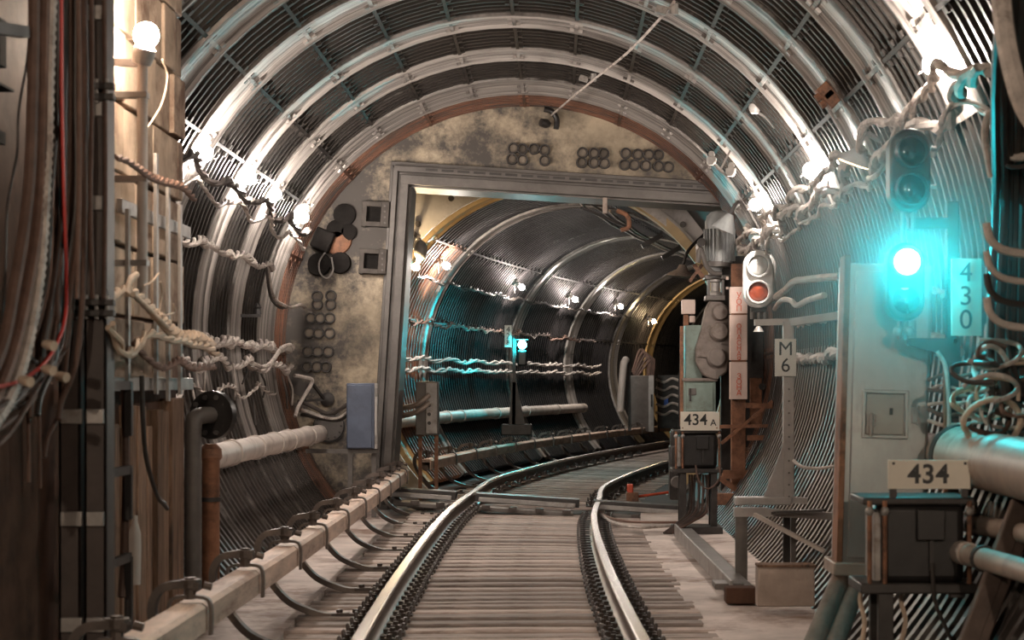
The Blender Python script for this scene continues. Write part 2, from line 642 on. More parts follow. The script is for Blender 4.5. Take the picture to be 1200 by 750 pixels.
for (b0, b1) in bands:
    for kind, (u0, u1) in (('corr', (prevY, b0)), ('band', (b0, b1))):
        for k in range(12):
            a0 = A0 + k * DA
            mid = math.degrees(a0 + DA / 2)
            if u1 < 13.3 and mid > 120:
                continue
            jt = [a for a in (a0, a0 + DA * 0.5) if R(30) < a < R(150)]
            if kind == 'corr' or (u1 < 16 and mid < 30) or mid < 12 or mid > 200:
                low = mid < (-12 if u1 < 16 else 8) or mid > 172
                lining(wall_near, 'lining_panel', axis1, R1, u0, u1, a0, a0 + DA, 'corr', M_CORRL if low else M_CORR, jt, max(2, round((u1 - u0) / (0.21 if low else 0.18))))
            else:
                lining(wall_near, 'lining_ring_segment', axis1, R1, u0, u1, a0, a0 + DA, 'band', M_BAND, jt)
    prevY = b1
for k in range(12):
    a0 = A0 + k * DA
    lining(wall_near, 'lining_panel', axis1, R1, 24.65, 25.85, a0, a0 + DA, 'corr', M_RUSTRIB, [a0], 8)

# ---- chamber behind the gate and the curved far tunnel
chamber = MB()
cuv = []
for Y in (26.6, 29.7):
    for th in ang:
        chamber.v.append(Vector((T1X + 3.05 * math.cos(th), Y, T1Z + 3.05 * math.sin(th))))
        cuv.append((th * 3, Y))
for k in range(40):
    chamber.f.append((k, k + 1, 41 + k + 1, 41 + k))
chamber.uv = cuv
wall_chamber = struct('wall_chamber', chamber, M_CORR2, 'dark lining of the short chamber behind the gate frame')

mb = MB()
n = 60
for Y in (29.65, 29.75):
    for r in (R2 + 0.02, 3.4):
        for k in range(n):
            th = 2 * math.pi * k / n
            c = (axis2(29.85)[0], T2Z) if r < 3 else (T1X, T1Z)
            mb.v.append(Vector((c[0] + r * math.cos(th), Y, c[1] + r * math.sin(th))))
for k in range(n):
    k2 = (k + 1) % n
    mb.f += [(k, k2, n + k2, n + k), (2 * n + k, 3 * n + k, 3 * n + k2, 2 * n + k2), (k, 2 * n + k, 2 * n + k2, k2)]
wall_collar = struct('wall_collar', mb, mat('collar paint with lamp light', (0.62, 0.58, 0.55), 0.6, 0, 0.15, 3, 0.1, (0.4, 0.36, 0.33), 0.4), 'pale steel collar plate round the mouth of the far tunnel')  # tone made paler in place of light from an unseen lamp
for k in range(14):     # bolted cover strips and bolt heads on the collar
    th = R(8 + k * 12.6)
    c = Vector((axis2(29.85)[0], 29.64, T2Z))
    p0 = c + Vector((math.cos(th), 0, math.sin(th))) * (R2 + 0.2)
    MB().cyl(p0, p0 + Vector((0, -0.06, 0)), 0.045, n=8).build('bolt_head', M_FRAME, wall_collar)
    if k % 2 == 0:
        p1 = c + Vector((math.cos(th + 0.05), 0, math.sin(th + 0.05))) * (R2 + 0.05)
        p2 = c + Vector((math.cos(th + 0.05), 0, math.sin(th + 0.05))) * (R2 + 0.8)
        MB().beam(p1, p2, 0.06, 0.03, (0, 1, 0)).build('cover_strip', M_FRAME, wall_collar)

far_shell = MB()
fuv = []
ys2 = [29.8 + k * 1.0 for k in range(34)]
for Y in ys2:
    cx, cz, sl = axis2(Y)
    q = math.sqrt(1 + sl * sl)
    for th in ang:
        r = R2 + 0.17
        far_shell.v.append(Vector((cx + r * math.cos(th) / q, Y - r * math.cos(th) * sl / q, cz + r * math.sin(th))))
        fuv.append((th * R2, Y))
for j in range(len(ys2) - 1):
    for k in range(40):
        far_shell.f.append((j * 41 + k, j * 41 + k + 1, (j + 1) * 41 + k + 1, (j + 1) * 41 + k))
far_shell.uv = fuv
wall_far = far_shell.build('wall_far', M_CORR2, None, (0, 29.8, -0.3))
tag(wall_far, 'dark lining of the far tunnel curving away to the right', None, None, 'structure')
fb = [(29.85, 30.35, 'g'), (32.9, 33.4, 'w'), (39.9, 40.6, 'w'), (45.0, 45.7, 'w'), (49.2, 49.9, 'w'), (52.6, 53.3, 'g'), (56.2, 56.8, 'w')]
prevY = None
for (b0, b1, c) in fb:
    if prevY is not None:
        L_ = b0 - prevY
        nstr = max(1, round(L_ / 1.7))
        for q in range(nstr):
            u0 = prevY + L_ * q / nstr
            u1 = prevY + L_ * (q + 1) / nstr
            for k in range(9):
                a0 = R(-44) + k * R(29.8)
                if math.cos(a0 + R(15)) > 0.75 and u0 > 40:
                    continue
                mm = M_RUSTRIB if (u0 < 32.5 and k > 5) else M_CORR2
                lining(wall_far, 'lining_panel', axis2, R2, u0, u1, a0, a0 + R(29.8), 'corr', mm, [a0] if k in (2, 4, 6, 7) else [], max(4, round((u1 - u0) / 0.19)))
    for k in range(9):
        a0 = R(-44) + k * R(29.8)
        lining(wall_far, 'lining_ring_segment', axis2, R2 - 0.01, b0, b1, a0, a0 + R(29.8), 'band', M_GOLD if c == 'g' else M_BAND, [a0] if k in (2, 4, 6, 7) else [])
    prevY = b1

# ---- bulkhead with the canted gate opening
ROLL = R(3.6)
GS = F / GATE_Y
GO = at(668, 400, GATE_Y)


def gate(u, v, Y=GATE_Y):
    return Vector((GO.x + u * math.cos(ROLL) + v * math.sin(ROLL), Y, GO.z - u * math.sin(ROLL) + v * math.cos(ROLL)))


UL, UR, VT, VB = -2.14, 2.1, 1.83, -2.45
mb = MB()
n = 160
for Y in (GATE_Y, 26.6):
    inner, outer = [], []
    for k in range(n):
        th = 2 * math.pi * k / n
        dx, dz = math.cos(th), math.sin(th)
        tu = (UR if dx > 0 else UL) / dx if abs(dx) > 1e-6 else 1e9
        tv = (VT if dz > 0 else VB) / dz if abs(dz) > 1e-6 else 1e9
        ti = min(tu, tv)
        p = gate(ti * dx, ti * dz, Y)
        d = (p - Vector((GO.x, Y, GO.z))).normalized()
        c = Vector((GO.x - T1X, 0, GO.z - T1Z))
        bq = c.dot(d)
        to = -bq + math.sqrt(bq * bq - c.dot(c) + 3.12 ** 2)
        o = Vector((GO.x, Y, GO.z)) + d * to
        if (p - Vector((GO.x, Y, GO.z))).length > to:
            p = o - d * 0.01
        inner.append(p); outer.append(o)
    mb.v += inner + outer
for k in range(n):
    k2 = (k + 1) % n
    mb.f += [(k, k2, n + k2, n + k), (2 * n + k, 3 * n + k, 3 * n + k2, 2 * n + k2), (k, 2 * n + k, 2 * n + k2, k2)]
wall_bulkhead = struct('wall_bulkhead', mb, M_CONC, 'stained concrete bulkhead closing the near tunnel round the gate opening')

# capped pipe sleeves cast into the bulkhead
sl_me = MB().lathe((0, 0.02, 0), (0, -0.07, 0), [(0, 0.074), (1, 0.070), (1, 0.056), (0.55, 0.05)], 16).mesh('pipe_sleeve')
sl_me.materials.append(M_DARK)
cap_me = MB().lathe((0, 0, 0), (0, -0.035, 0), [(0, 0.054), (0.8, 0.05), (1, 0.03)], 14).mesh('sleeve_cap')
cap_me.materials.append(mat('dusty sleeve cap', (0.15, 0.125, 0.10), 0.8, 0, 0.4, 8, 0.3, rnd=0.5))
left_rows = [(100, 460), (150, 458), (100, 490), (148, 490), (76, 540), (110, 540), (146, 540), (70, 593), (105, 595), (145, 595), (66, 662), (102, 662), (140, 662), (62, 718), (98, 718), (132, 718)]
spots = [(340 + x / 3.125, 200 + y / 3.125) for x, y in left_rows]
top_rows = [(425, 162), (457, 165), (497, 165), (535, 168), (420, 200), (457, 203), (535, 205), (668, 178), (708, 180), (743, 180), (665, 212),
            (708, 213), (745, 215), (820, 180), (862, 184), (900, 185), (935, 185), (815, 220), (850, 220), (890, 222), (935, 225), (970, 228)]
spots += [(460 + x / 3, 120 + y / 3) for x, y in top_rows]
for (px, py) in spots:
    p = at(px, py, GATE_Y)
    s = inst(sl_me, 'pipe_sleeve', wall_bulkhead, p)
    c = bpy.data.objects.new('sleeve_cap', cap_me)
    COL.objects.link(c); c.parent = s; c.location = (0, -0.005, 0)

# ---- gate frame
gf = thing('gate_portal', 'grey stepped steel frame of the flood gate set in the bulkhead', 'gate frame', gate(0, VB))
RG = Matrix.Rotation(ROLL, 3, 'Y')


def gbox(u0, u1, v0, v1, y0, y1):
    c = gate((u0 + u1) / 2, (v0 + v1) / 2, (y0 + y1) / 2)
    return MB().box(c, (u1 - u0, y1 - y0, v1 - v0), RG)


for (d0, d1, yy) in ((0.0, 0.10, 25.62), (0.10, 0.145, 25.72), (0.145, 0.21, 25.66), (0.21, 0.25, 25.74)):
    gbox(UL - d1, UL - d0, VB, VT + d1, yy, 25.86).build('jamb_strip', M_FRAME, gf, bevel=0.008)
    if d1 < 0.22:
        gbox(UR + d0, UR + d1, VB, VT - 0.7, yy, 25.86).build('jamb_strip', M_FRAME, gf, bevel=0.008)
for (d0, d1, yy) in ((0.0, 0.12, 25.62), (0.12, 0.16, 25.70), (0.16, 0.235, 25.66), (0.235, 0.29, 25.74)):
    ur = 2.12 - 0.12 * d0
    gbox(UL - d1 * 0.85, ur, VT + d0, VT + d1, yy - 0.003, 25.86).build('lintel_strip', M_FRAME, gf, bevel=0.008)
for k in range(20):     # inspection slots along the lintel
    u = UL + 0.2 + k * 0.2
    gbox(u, u + 0.15, VT + 0.185, VT + 0.215, 25.645, 25.67).build('slot', M_DARK, gf)
gbox(UL - 0.02, UL + 0.03, VB, VT, 25.75, 26.6).build('reveal_plate', M_FRAME, gf)
gbox(UL, UR, VT - 0.02, VT + 0.03, 25.75, 26.6).build('reveal_plate', M_FRAME, gf)

# ---- floors
mb = MB()
ys = [-5 + k * 1.0 for k in range(32)]
for Y in ys:
    x = track(Y)
    mb.v += [Vector((x - 1.45, Y, BED_Z)), Vector((x + 1.45, Y, BED_Z))]
for k in range(len(ys) - 1):
    mb.f.append((2 * k, 2 * k + 1, 2 * k + 3, 2 * k + 2))
floor = struct('floor', mb, M_BED, 'dark trackbed of the near tunnel under the sleepers')
mb = MB()
for side in (-1, 1):
    n0 = len(mb.v)
    for Y in ys:
        x = track(Y) + side * (1.40 if side < 0 else 1.32)
        e = T1X + side * 2.35
        mb.v += [Vector((x, Y, BED_Z - 0.02)), Vector((x, Y, FLOOR_Z)), Vector((e, Y, FLOOR_Z + 0.01))]
    for k in range(len(ys) - 1):
        a = n0 + 3 * k
        mb.f += [(a, a + 1, a + 4, a + 3), (a + 1, a + 2, a + 5, a + 4)]
tag(mb.build('walkway_slab', M_FLOOR, floor), 'pale concrete slabs either side of the sleepers')
mb = MB()
ys = [25.9 + k * 1.0 for k in range(36)]
for Y in ys:
    x, _, sl = axis2(Y) if Y > 28 else (track(Y), 0, 0.1)
    q = math.sqrt(1 + sl * sl)
    for d in (-2.1, -1.4, 1.4, 2.1):
        mb.v.append(Vector((x + d / q, Y - d * sl / q, BED_Z if abs(d) < 1.5 else FLOOR_Z + 0.02)))
for k in range(len(ys) - 1):
    for j in range(3):
        a = 4 * k + j
        mb.f.append((a, a + 1, a + 5, a + 4))
floor_far = struct('floor_far', mb, M_BED, 'dark trackbed of the curved far tunnel')

# ---- sleepers
sleeper_mes = []
for v in range(4):
    rg = random.Random(v)
    mb = MB()
    L0, L1 = -1.34 - rg.uniform(0, .06), 1.30 + rg.uniform(-0.04, .08)
    w = 0.092 + rg.uniform(-0.012, 0.012)
    N_ = 7
    for i in range(N_):
        x = L0 + (L1 - L0) * i / (N_ - 1)
        j1, j2 = rg.uniform(-.008, .008), rg.uniform(-.008, .008)
        z = rg.uniform(-.005, .005)
        mb.v += [Vector((x, -w + j1, -0.1)), Vector((x, -w + j1, z - 0.012)), Vector((x, -w + 0.012 + j1, z)), Vector((x, w - 0.012 + j2, z)), Vector((x, w + j2, z - 0.012)), Vector((x, w + j2, -0.1))]
    for i in range(N_ - 1):
        for j in range(5):
            a = i * 6 + j
            mb.f.append((a, a + 1, a + 7, a + 6))
    mb.f += [(5, 4, 3, 2, 1, 0), tuple((N_ - 1) * 6 + k for k in range(6))]
    me = mb.mesh('sleeper')
    me.materials.append(M_SLEEP)
    sleeper_mes.append(me)
SLEEP_Y = [9.6 + 0.33 * k for k in range(47)]
rg = random.Random(3)
for i, Y in enumerate(SLEEP_Y):
    sl = (track(Y + .1) - track(Y - .1)) / .2
    inst(rg.choice(sleeper_mes), 'sleeper', floor, (track(Y), Y, FLOOR_Z + 0.012 + rg.uniform(-.012, .008)), (rg.uniform(-.02, .02), 2 * cant(Y) * 0.25, -math.atan(sl) + rg.uniform(-.006, .006)))
for k in range(52):
    Y = 26.9 + 0.5 * k
    if Y > 50: break
    sl = (track(Y + .1) - track(Y - .1)) / .2
    inst(rg.choice(sleeper_mes), 'sleeper', floor_far, (track(Y), Y, FLOOR_Z - 0.02), (0, 0.03, -math.atan(sl)))

# ---- rails
RAILP_HEAD = [(-0.037, -0.034), (-0.037, -0.008), (-0.028, 0.0), (0.028, 0.0), (0.037, -0.008), (0.037, -0.034)]
RAILP_WEB = [(-0.037, -0.034), (-0.012, -0.05), (-0.010, -0.12), (-0.03, -0.148), (-0.07, -0.16), (-0.07, -0.172), (0.07, -0.172), (0.07, -0.16), (0.03, -0.148), (0.010, -0.12), (0.012, -0.05), (0.037, -0.034)]


def rail(side, label):
    root = thing('running_rail', label, 'rail', (track(10) + side * 0.795, 10, -0.17), 'running rails of the track')
    for nm, prof, m in (('rail_head', RAILP_HEAD, M_HEAD), ('rail_web', RAILP_WEB, M_RAIL)):
        mb = MB()
        ys = [4 + 0.8 * k for k in range(70)]
        for Y in ys:
            sl = (track(Y + .2) - track(Y - .2)) / .4
            q = math.sqrt(1 + sl * sl)
            for (a, b) in prof:
                d = side * 0.795 + a
                mb.v.append(Vector((track(Y) + d / q, Y - d * sl / q, b - side * cant(Y))))
        n = len(prof)
        for k in range(len(ys) - 1):
            for j in range(n - 1):
                a = k * n + j
                mb.f.append((a, a + 1, a + n + 1, a + n))
        mb.f.append(tuple(range(n - 1, -1, -1)))
        mb.build(nm, m, root)
    return root


rail_l = rail(-1, 'left running rail with a cyan gleam, curving right through the gate')
rail_r = rail(1, 'right running rail passing beside the box numbered 434A')
mb = MB()
for s in (1,):
    mb.box((s * 0.12, 0, -0.165), (0.13, 0.12, 0.03))
    mb.box((s * 0.075, 0, -0.142), (0.05, 0.08, 0.02))
    mb.cyl((s * 0.125, 0, -0.15), (s * 0.125, 0, -0.085), 0.018, n=6)
    mb.cyl((s * 0.125, 0, -0.13), (s * 0.125, 0, -0.108), 0.034, n=6)
    mb.tube([(s * 0.17, -0.05, -0.14), (s * 0.175, -0.02, -0.105), (s * 0.175, 0.02, -0.105), (s * 0.17, 0.05, -0.14)], 0.012, 5)
clip_me = mb.mesh('rail_clip')
clip_me.materials.append(M_CLIP)
for root, side in ((rail_l, -1), (rail_r, 1)):
    for Y in SLEEP_Y:
        sl = (track(Y + .1) - track(Y - .1)) / .2
        for h_ in (0, math.pi):
            inst(clip_me, 'rail_clip', root, (track(Y) + side * 0.795, Y, -side * cant(Y)), (0, 0, h_ - math.atan(sl)))
    for k in range(18):
        Y = 26.9 + k
        sl = (track(Y + .1) - track(Y - .1)) / .2
        q = math.sqrt(1 + sl * sl)
        for h_ in (0, math.pi):
            inst(clip_me, 'rail_clip', root, (track(Y) + side * 0.795 / q, Y - side * 0.795 * sl / q, -side * cant(Y)), (0, 0, h_ - math.atan(sl)))

# ---- partition wall on the left
WX = -2.45
mb = MB()
ztop = T1Z + math.sqrt(9 - (WX - T1X) ** 2)
mb.box(((WX - 0.18 + WX) / 2 - 0.06, 9.9, (ztop + FLOOR_Z) / 2), (0.18, 7.0, ztop - FLOOR_Z))
wall_left = struct('wall_left', mb, M_CONCW, 'brown concrete partition wall behind the hanging cables on the left')
rg = random.Random(11)
y = 11.0
while y < 13.35:      # vertical boards at the foot of the wall
    w = rg.uniform(0.16, 0.26)
    t = rg.uniform(0.02, 0.07)
    zt = rg.uniform(1.15, 1.35)
    MB().box((WX - 0.06 + t / 2, min(y + w / 2, 13.3), (zt + FLOOR_Z) / 2), (t + 0.02, w - 0.025, zt - FLOOR_Z), Matrix.Rotation(rg.uniform(-.01, .01), 3, 'X')).build('board', M_WOOD, wall_left, bevel=0.006)
    y += w
M_BLOCK = mat('pale plaster blocks', (0.40, 0.31, 0.24), 0.8, 0, 0.35, 3, 0.4, (0.16, 0.10, 0.075), 0.45, rnd=0.25, spec=0.08)
for r_ in range(7):    # rough panels above
    z0 = 1.4 + r_ * 0.40
    y = 10.55 + rg.uniform(0, 0.15)
    while y < 13.35:
        w = rg.uniform(0.35, 0.55)
        w = min(w, 13.38 - y)
        if w > 0.1:
            t = rg.uniform(0.02, 0.06)
            MB().box((WX - 0.06 + t / 2, y + w / 2, z0 + 0.19), (t + 0.02, w - 0.02, 0.375)).build('wall_block', M_BLOCK, wall_left, bevel=0.008)
        y += w
for (px0, px1, py0, py1) in ((5, 13, 20, 80), (3, 22, 95, 108), (0, 12, 150, 170)):   # dark plates standing for the shade inside sockets of the wall
    a, b = onX(px0, py0, WX + 0.03), onX(px1, py1, WX + 0.03)
    MB().box(((WX - 0.03), (a.y + b.y) / 2, (a.z + b.z) / 2), (0.08, abs(b.y - a.y), abs(a.z - b.z))).build('socket_shade', M_MATT, wall_left)
# low concrete panel left of the column
a, b = onX(0, 430, WX + 0.05), onX(64, 750, WX + 0.05)
mb = MB().box((WX - 0.01, (7.6 + b.y) / 2, (1.42 + FLOOR_Z) / 2), (0.12, b.y - 7.6, 1.42 - FLOOR_Z))
mb.build('concrete_panel', M_CONCW, wall_left, bevel=0.01)


# ================================================================== TRACKSIDE: contact rails
def contact_rail(label, cat_label, pathf, ys, bracket_ys, zf, foot_d, seg_names):
    y_ = ys[0]
    p = pathf(ys[0])
    root = thing('contact_rail', label, 'contact rail', (p, ys[0], FLOOR_Z), 'contact rails along the left wall')
    cuts = [ys[0]] + [b for b in bracket_ys if ys[0] < b < ys[-1]] + [ys[-1]]
    for c0, c1 in zip(cuts[:-1], cuts[1:]):          # cover boards between the brackets
        mb = MB()
        st = [c0 + 0.012 + (c1 - c0 - 0.024) * k / 4 for k in range(5)]
        prof = [(-0.085, -0.07), (-0.085, 0.05), (-0.06, 0.07), (0.06, 0.07), (0.085, 0.05), (0.085, -0.07), (0.062, -0.07), (0.062, 0.03), (-0.062, 0.03), (-0.062, -0.07)]
        for Y in st:
            sl = (pathf(Y + .1) - pathf(Y - .1)) / .2
            q = math.sqrt(1 + sl * sl)
            for a, b in prof:
                mb.v.append(Vector((pathf(Y) + a / q, Y - a * sl / q, zf(Y) + b)))
        n = len(prof)
        for k in range(4):
            for j in range(n):
                j2 = (j + 1) % n
                mb.f.append((k * n + j, k * n + j2, (k + 1) * n + j2, (k + 1) * n + j))
        mb.f += [tuple(range(n - 1, -1, -1)), tuple(4 * n + k for k in range(n))]
        mb.build('cover_board', M_TIMBER, root)
    mb = MB()                                        # steel conductor inside the cover
    ysr = [ys[0] + (ys[-1] - ys[0]) * k / 24 for k in range(25)]
    mb.tube([(pathf(Y), Y, zf(Y) - 0.045) for Y in ysr], 0.045, 8)
    mb.build('conductor', M_RAIL, root)
    # goose-neck bracket: foot on the sleeper, round behind and over the cover
    path = smooth_path([(foot_d, 0, -0.40), (foot_d - 0.14, 0, -0.405), (0.20, 0, -0.385), (0.03, 0, -0.31), (-0.09, 0, -0.18), (-0.175, 0, -0.03), (-0.185, 0, 0.07), (-0.14, 0, 0.145), (-0.04, 0, 0.165), (0.05, 0, 0.155)], 4)
    arm = MB().ribbon(path, (0, 1, 0), 0.09, 0.04)
    arm_me = arm.mesh('bracket'); arm_me.materials.append(M_BRACK)
    cl = MB()
    cl.ribbon(smooth_path([(-0.105, 0, -0.06), (-0.107, 0, 0.05), (-0.07, 0, 0.098), (0.07, 0, 0.098), (0.105, 0, 0.05), (0.105, 0, -0.09)], 3), (0, 1, 0), 0.05, 0.016)
    cl.cyl((0.0, 0, 0.09), (0.0, 0, 0.2), 0.03, n=8)
    cl.cyl((0.0, 0, 0.15), (0.0, 0, 0.19), 0.055, n=8)
    cl.cyl((0.07, 0, 0.16), (0.11, 0, 0.15), 0.02, n=6)
    cl_me = cl.mesh('clamp'); cl_me.materials.append(M_BRACK)
    ft = MB().box((foot_d - 0.02, 0, -0.395), (0.2, 0.1, 0.02))
    for dx in (-0.07, 0.04):
        ft.cyl((foot_d + dx, 0, -0.4), (foot_d + dx, 0, -0.36), 0.025, n=6)
    ft_me = ft.mesh('foot'); ft_me.materials.append(M_CLIP)
    for Y in bracket_ys:
        sl = (pathf(Y + .1) - pathf(Y - .1)) / .2
        b = inst(arm_me, 'bracket', root, (pathf(Y), Y, zf(Y)), (0, 0, -math.atan(sl)))
        for nm, me in (('clamp', cl_me), ('foot', ft_me)):
            c = bpy.data.objects.new(nm, me); COL.objects.link(c); c.parent = b
    return root


def near_cr(Y):
    return -1.86 - 0.16 * max(0, min(1, (Y - 13) / 13.0)) ** 1.3


contact_rail('timber covered contact rail in the left foreground, held by dark goose-neck brackets', '', near_cr, [7.2, 26.3],
             [8.6, 10.3, 12.1, 13.9, 15.6, 17.4, 19.2, 20.9, 22.6, 24.2, 25.6], lambda Y: 0.24, 0.44, None)
contact_rail('contact rail beyond the gate, curving away along the far tunnel', '', lambda Y: (axis2(Y)[0] + 0.03) - 1.62 * math.sqrt(1 + axis2(Y)[2] ** 2),
             [28.6, 52.0], [28.8, 30.6, 32.4, 34.2, 36.0, 37.8, 39.6, 41.4, 43.2, 45.0, 46.8, 48.6, 50.4], lambda Y: 0.27, 0.44, None)

# ---- threshold beams in the floor at the gate
def threshold(label, u0, u1, deep):
    z = -0.02
    c = gate((u0 + u1) / 2, 0, 0)
    def pz(u): return GO.z - (u) * math.sin(ROLL) + (-2.02) * math.cos(ROLL)
    def px_(u): return GO.x + u * math.cos(ROLL) - 2.02 * math.sin(ROLL)
    root = thing('threshold_beam', label, 'threshold', (px_((u0 + u1) / 2), 25.0, FLOOR_Z), 'threshold beams under the gate')
    a, b = Vector((px_(u0), 25.35, pz(u0) + 0.02)), Vector((px_(u1), 25.35, pz(u1) + 0.02))
    MB().beam(a, b, 0.34, 0.10).build('channel', M_DARK, root, bevel=0.008)
    MB().beam(a + Vector((0.05, -0.28, -0.02)), b + Vector((-0.05, -0.28, -0.02)), 0.07, 0.06).build('seal_bar', M_STEEL, root, bevel=0.01)
    MB().beam(a + Vector((0.08, -0.62, -0.10)), b + Vector((-0.08, -0.62, -0.10)), 0.42, 0.05).build('apron_plate', M_FRAME, root, bevel=0.006)
    n = int((u1 - u0) / 0.3)
    for k in range(n):
        p = a.lerp(b, (k + 0.5) / n) + Vector((0, -0.84, -0.07))
        MB().box(p, (0.1, 0.08, 0.05)).build('lug', M_CLIP, root)
    return root


threshold('threshold beam left of the track, beside the end of the contact rail', -2.2, -1.28, 0)
threshold('wide threshold beam lying between the two running rails', -1.05, 0.24, 0)
threshold('threshold beam on the right, running up to the box numbered 434A', 0.42, 1.7, 0)

# ---- red rail shoe between the rails beyond the gate
p = at(741, 577, 27.6)
sh = thing('rail_shoe', 'small red rail shoe with a red handle beyond the threshold', 'rail shoe', (p.x, p.y, FLOOR_Z))
MB().box((p.x, p.y, FLOOR_Z + 0.06), (0.16, 0.3, 0.12)).build('base', M_RUST, sh, bevel=0.01)
MB().box((p.x - 0.03, p.y, FLOOR_Z + 0.17), (0.08, 0.16, 0.12)).build('grip_block', M_REDP, sh, bevel=0.015)
MB().tube([(p.x + 0.08, p.y, FLOOR_Z + 0.06), (p.x + 0.55, p.y + 0.1, FLOOR_Z + 0.12)], 0.018, 8).build('handle', M_REDP, sh)


# ================================================================== LAMPS
def bulkhead_lamp(name, label, pos, inward, m=None, group='lamps along the tunnel walls', size=1.0, bulb_r=0.068):
    """bracket on the lining, socket, bulb, small reflector"""
    m = m or M_BULB
    pos = Vector(pos)
    inward = Vector(inward).normalized()
    back = pos - inward * 0.17 * size
    root = thing(name, label, 'lamp', back, group)
    up = Vector((0, 0, 1))
    MB().cyl(back - inward * 0.02, back + inward * 0.03, 0.07 * size, n=12).build('back_plate', M_STEEL, root)
    MB().lathe(back + inward * 0.02, pos - inward * 0.03, [(0, 0.03 * size), (0.3, 0.045 * size), (0.75, 0.045 * size), (1, 0.03 * size)], 12).build('socket', M_CERAM, root)
    b = MB().sphere(pos, bulb_r * size, 12, 8).build('bulb', m, root)
    mb = MB()
    side = Vector((0, 1, 0))
    for s in (-1, 1):
        a = back + side * s * 0.05
        mb.tube(smooth_path([a, back + side * s * 0.11 + inward * 0.1, pos + side * s * 0.09 + inward * 0.03, pos + inward * 0.11], 4), 0.006, 5)
    mb.build('guard_wire', M_STEEL, root)
    mb = MB().tube(smooth_path([back - inward * 0.02, back - up * 0.12, back - up * 0.2 + side * 0.1], 4), 0.012, 6)
    mb.build('lead', M_CABLEL, root)
    return root


LL = [((240, 180), 17.1, 'second from the camera end, nearest the brown partition wall'), ((292, 208), 19.6, 'next beyond the one nearest the partition wall'),
      ((322, 228), 21.4, 'third counted from the partition wall'), ((355, 255), 24.0, 'last one before the bulkhead')]
LTXT = ['lit lamp on the left lining, first to the right of the partition wall', 'lit lamp on the left lining, second from the partition wall',
        'lit lamp on the left lining, third from the partition wall', 'bright lit lamp on the left lining, closest to the bulkhead']
for (q, Y, _), t in zip(LL, LTXT):
    p = at(*q, Y)
    inw = Vector((T1X - p.x, 0, T1Z - p.z))
    bulkhead_lamp('wall_lamp', t, p, inw)
RTXT = ['large lit lamp high on the right lining near the top corner', 'lit lamp on the right lining beside the shaded lamp', 'lit lamp on the right lining above the gate motor']
for (q, Y), t in zip((((1095, 75), 11.8), ((950, 200), 17.5), ((885, 240), 22.0)), RTXT):
    p = at(*q, Y)
    inw = Vector((T1X - p.x, 0, T1Z - p.z))
    bulkhead_lamp('wall_lamp', t, p, inw)
FT = [((540, 325), 31.9, M_BULBF, 'lit lamp in the far tunnel, first bright star beyond the gate'), ((626, 348), 38.5, M_BULBF, 'lit lamp in the far tunnel above the cyan signal'),
      ((686, 360), 43.6, M_BULBF, 'lit lamp in the far tunnel, third star from the gate'), ((735, 365), 48.0, M_BULB, 'brightest lamp of the far tunnel, fourth from the gate'),
      ((765, 376), 52.0, M_BULBW, 'small yellowish lamp deepest in the far tunnel')]
for (q, Y, m, t) in FT:
    p = at(*q, Y)
    cx, cz, _ = axis2(Y)
    d = Vector((p.x - cx, 0, p.z - cz))
    d.normalize()
    p = Vector((cx, Y, cz)) + d * (R2 - 0.14)
    inw = -d
    bulkhead_lamp('tunnel_lamp', t, p, inw, m, 'lamps in the far tunnel', 1.0, 0.055)
p = at(487, 313, 29.0)
ml = thing('bare_lamp', 'warm lit lamp with a glass globe above it, at the left jamb of the gate', 'lamp', p + Vector((0, 0.2, -0.1)))
MB().sphere(p, 0.06, 12, 8, (1, 1, 0.9)).build('bulb', M_BULBW, ml)
MB().sphere(p + Vector((0.07, 0.02, 0.24)), 0.13, 14, 10, (0.75, 0.75, 1.15)).build('globe', M_CERAM, ml)
MB().lathe(p + Vector((0.02, 0.03, 0.05)), p + Vector((0.06, 0.04, 0.13)), [(0, 0.035), (1, 0.05)], 10).build('socket', M_CERAM, ml)
MB().tube(smooth_path([p + Vector((0.07, 0.02, 0.36)), p + Vector((0.03, 0.3, 0.42)), p + Vector((-0.1, 0.62, 0.3))], 4), 0.02, 6).build('bracket', M_DARK, ml)
# unseen lamps added out of frame to light the foreground from in front
for (X, Y, Z, t) in ((-2.1, -1.0, 3.5, 'unseen lamp added out of frame on the left for front light'), (2.0, 0.5, 3.2, 'unseen lamp added out of frame on the right for front light')):
    p = Vector((X, Y, Z))
    bulkhead_lamp('wall_lamp', t, p, Vector((T1X - X, 0, T1Z - Z)), M_BULBB)

# pole lamp on the partition wall
q = onX(167, 330, -2.24)
top = onX(168, 75, -2.24)
pl = thing('pole_lamp', 'bright lamp on a cream pole against the partition wall', 'lamp', (q.x, q.y, q.z - 0.1))
MB().cyl((q.x, q.y, q.z - 0.1), (q.x, q.y, top.z), 0.028, n=10).build('pole', M_PIPE, pl)
b = Vector((q.x + 0.03, q.y - 0.05, H + (448 - 43) / (F / q.y)))
MB().sphere(b, 0.068, 14, 10).build('bulb', M_BULBN, pl)
MB().lathe((b.x - 0.03, b.y + 0.02, b.z - 0.15), (b.x, b.y, b.z - 0.05), [(0, 0.05), (0.4, 0.06), (0.8, 0.06), (1, 0.035)], 12).build('socket', M_CERAM, pl)
MB().beam((q.x, q.y, top.z), (q.x - 0.16, q.y + 0.1, top.z + 0.02), 0.05, 0.04).build('arm', M_DARK, pl)
for k in range(3):
    z = q.z + 0.1 + k * 0.45
    MB().box((q.x - 0.07, q.y, z), (0.2, 0.09, 0.03)).build('clip', M_STEEL, pl)

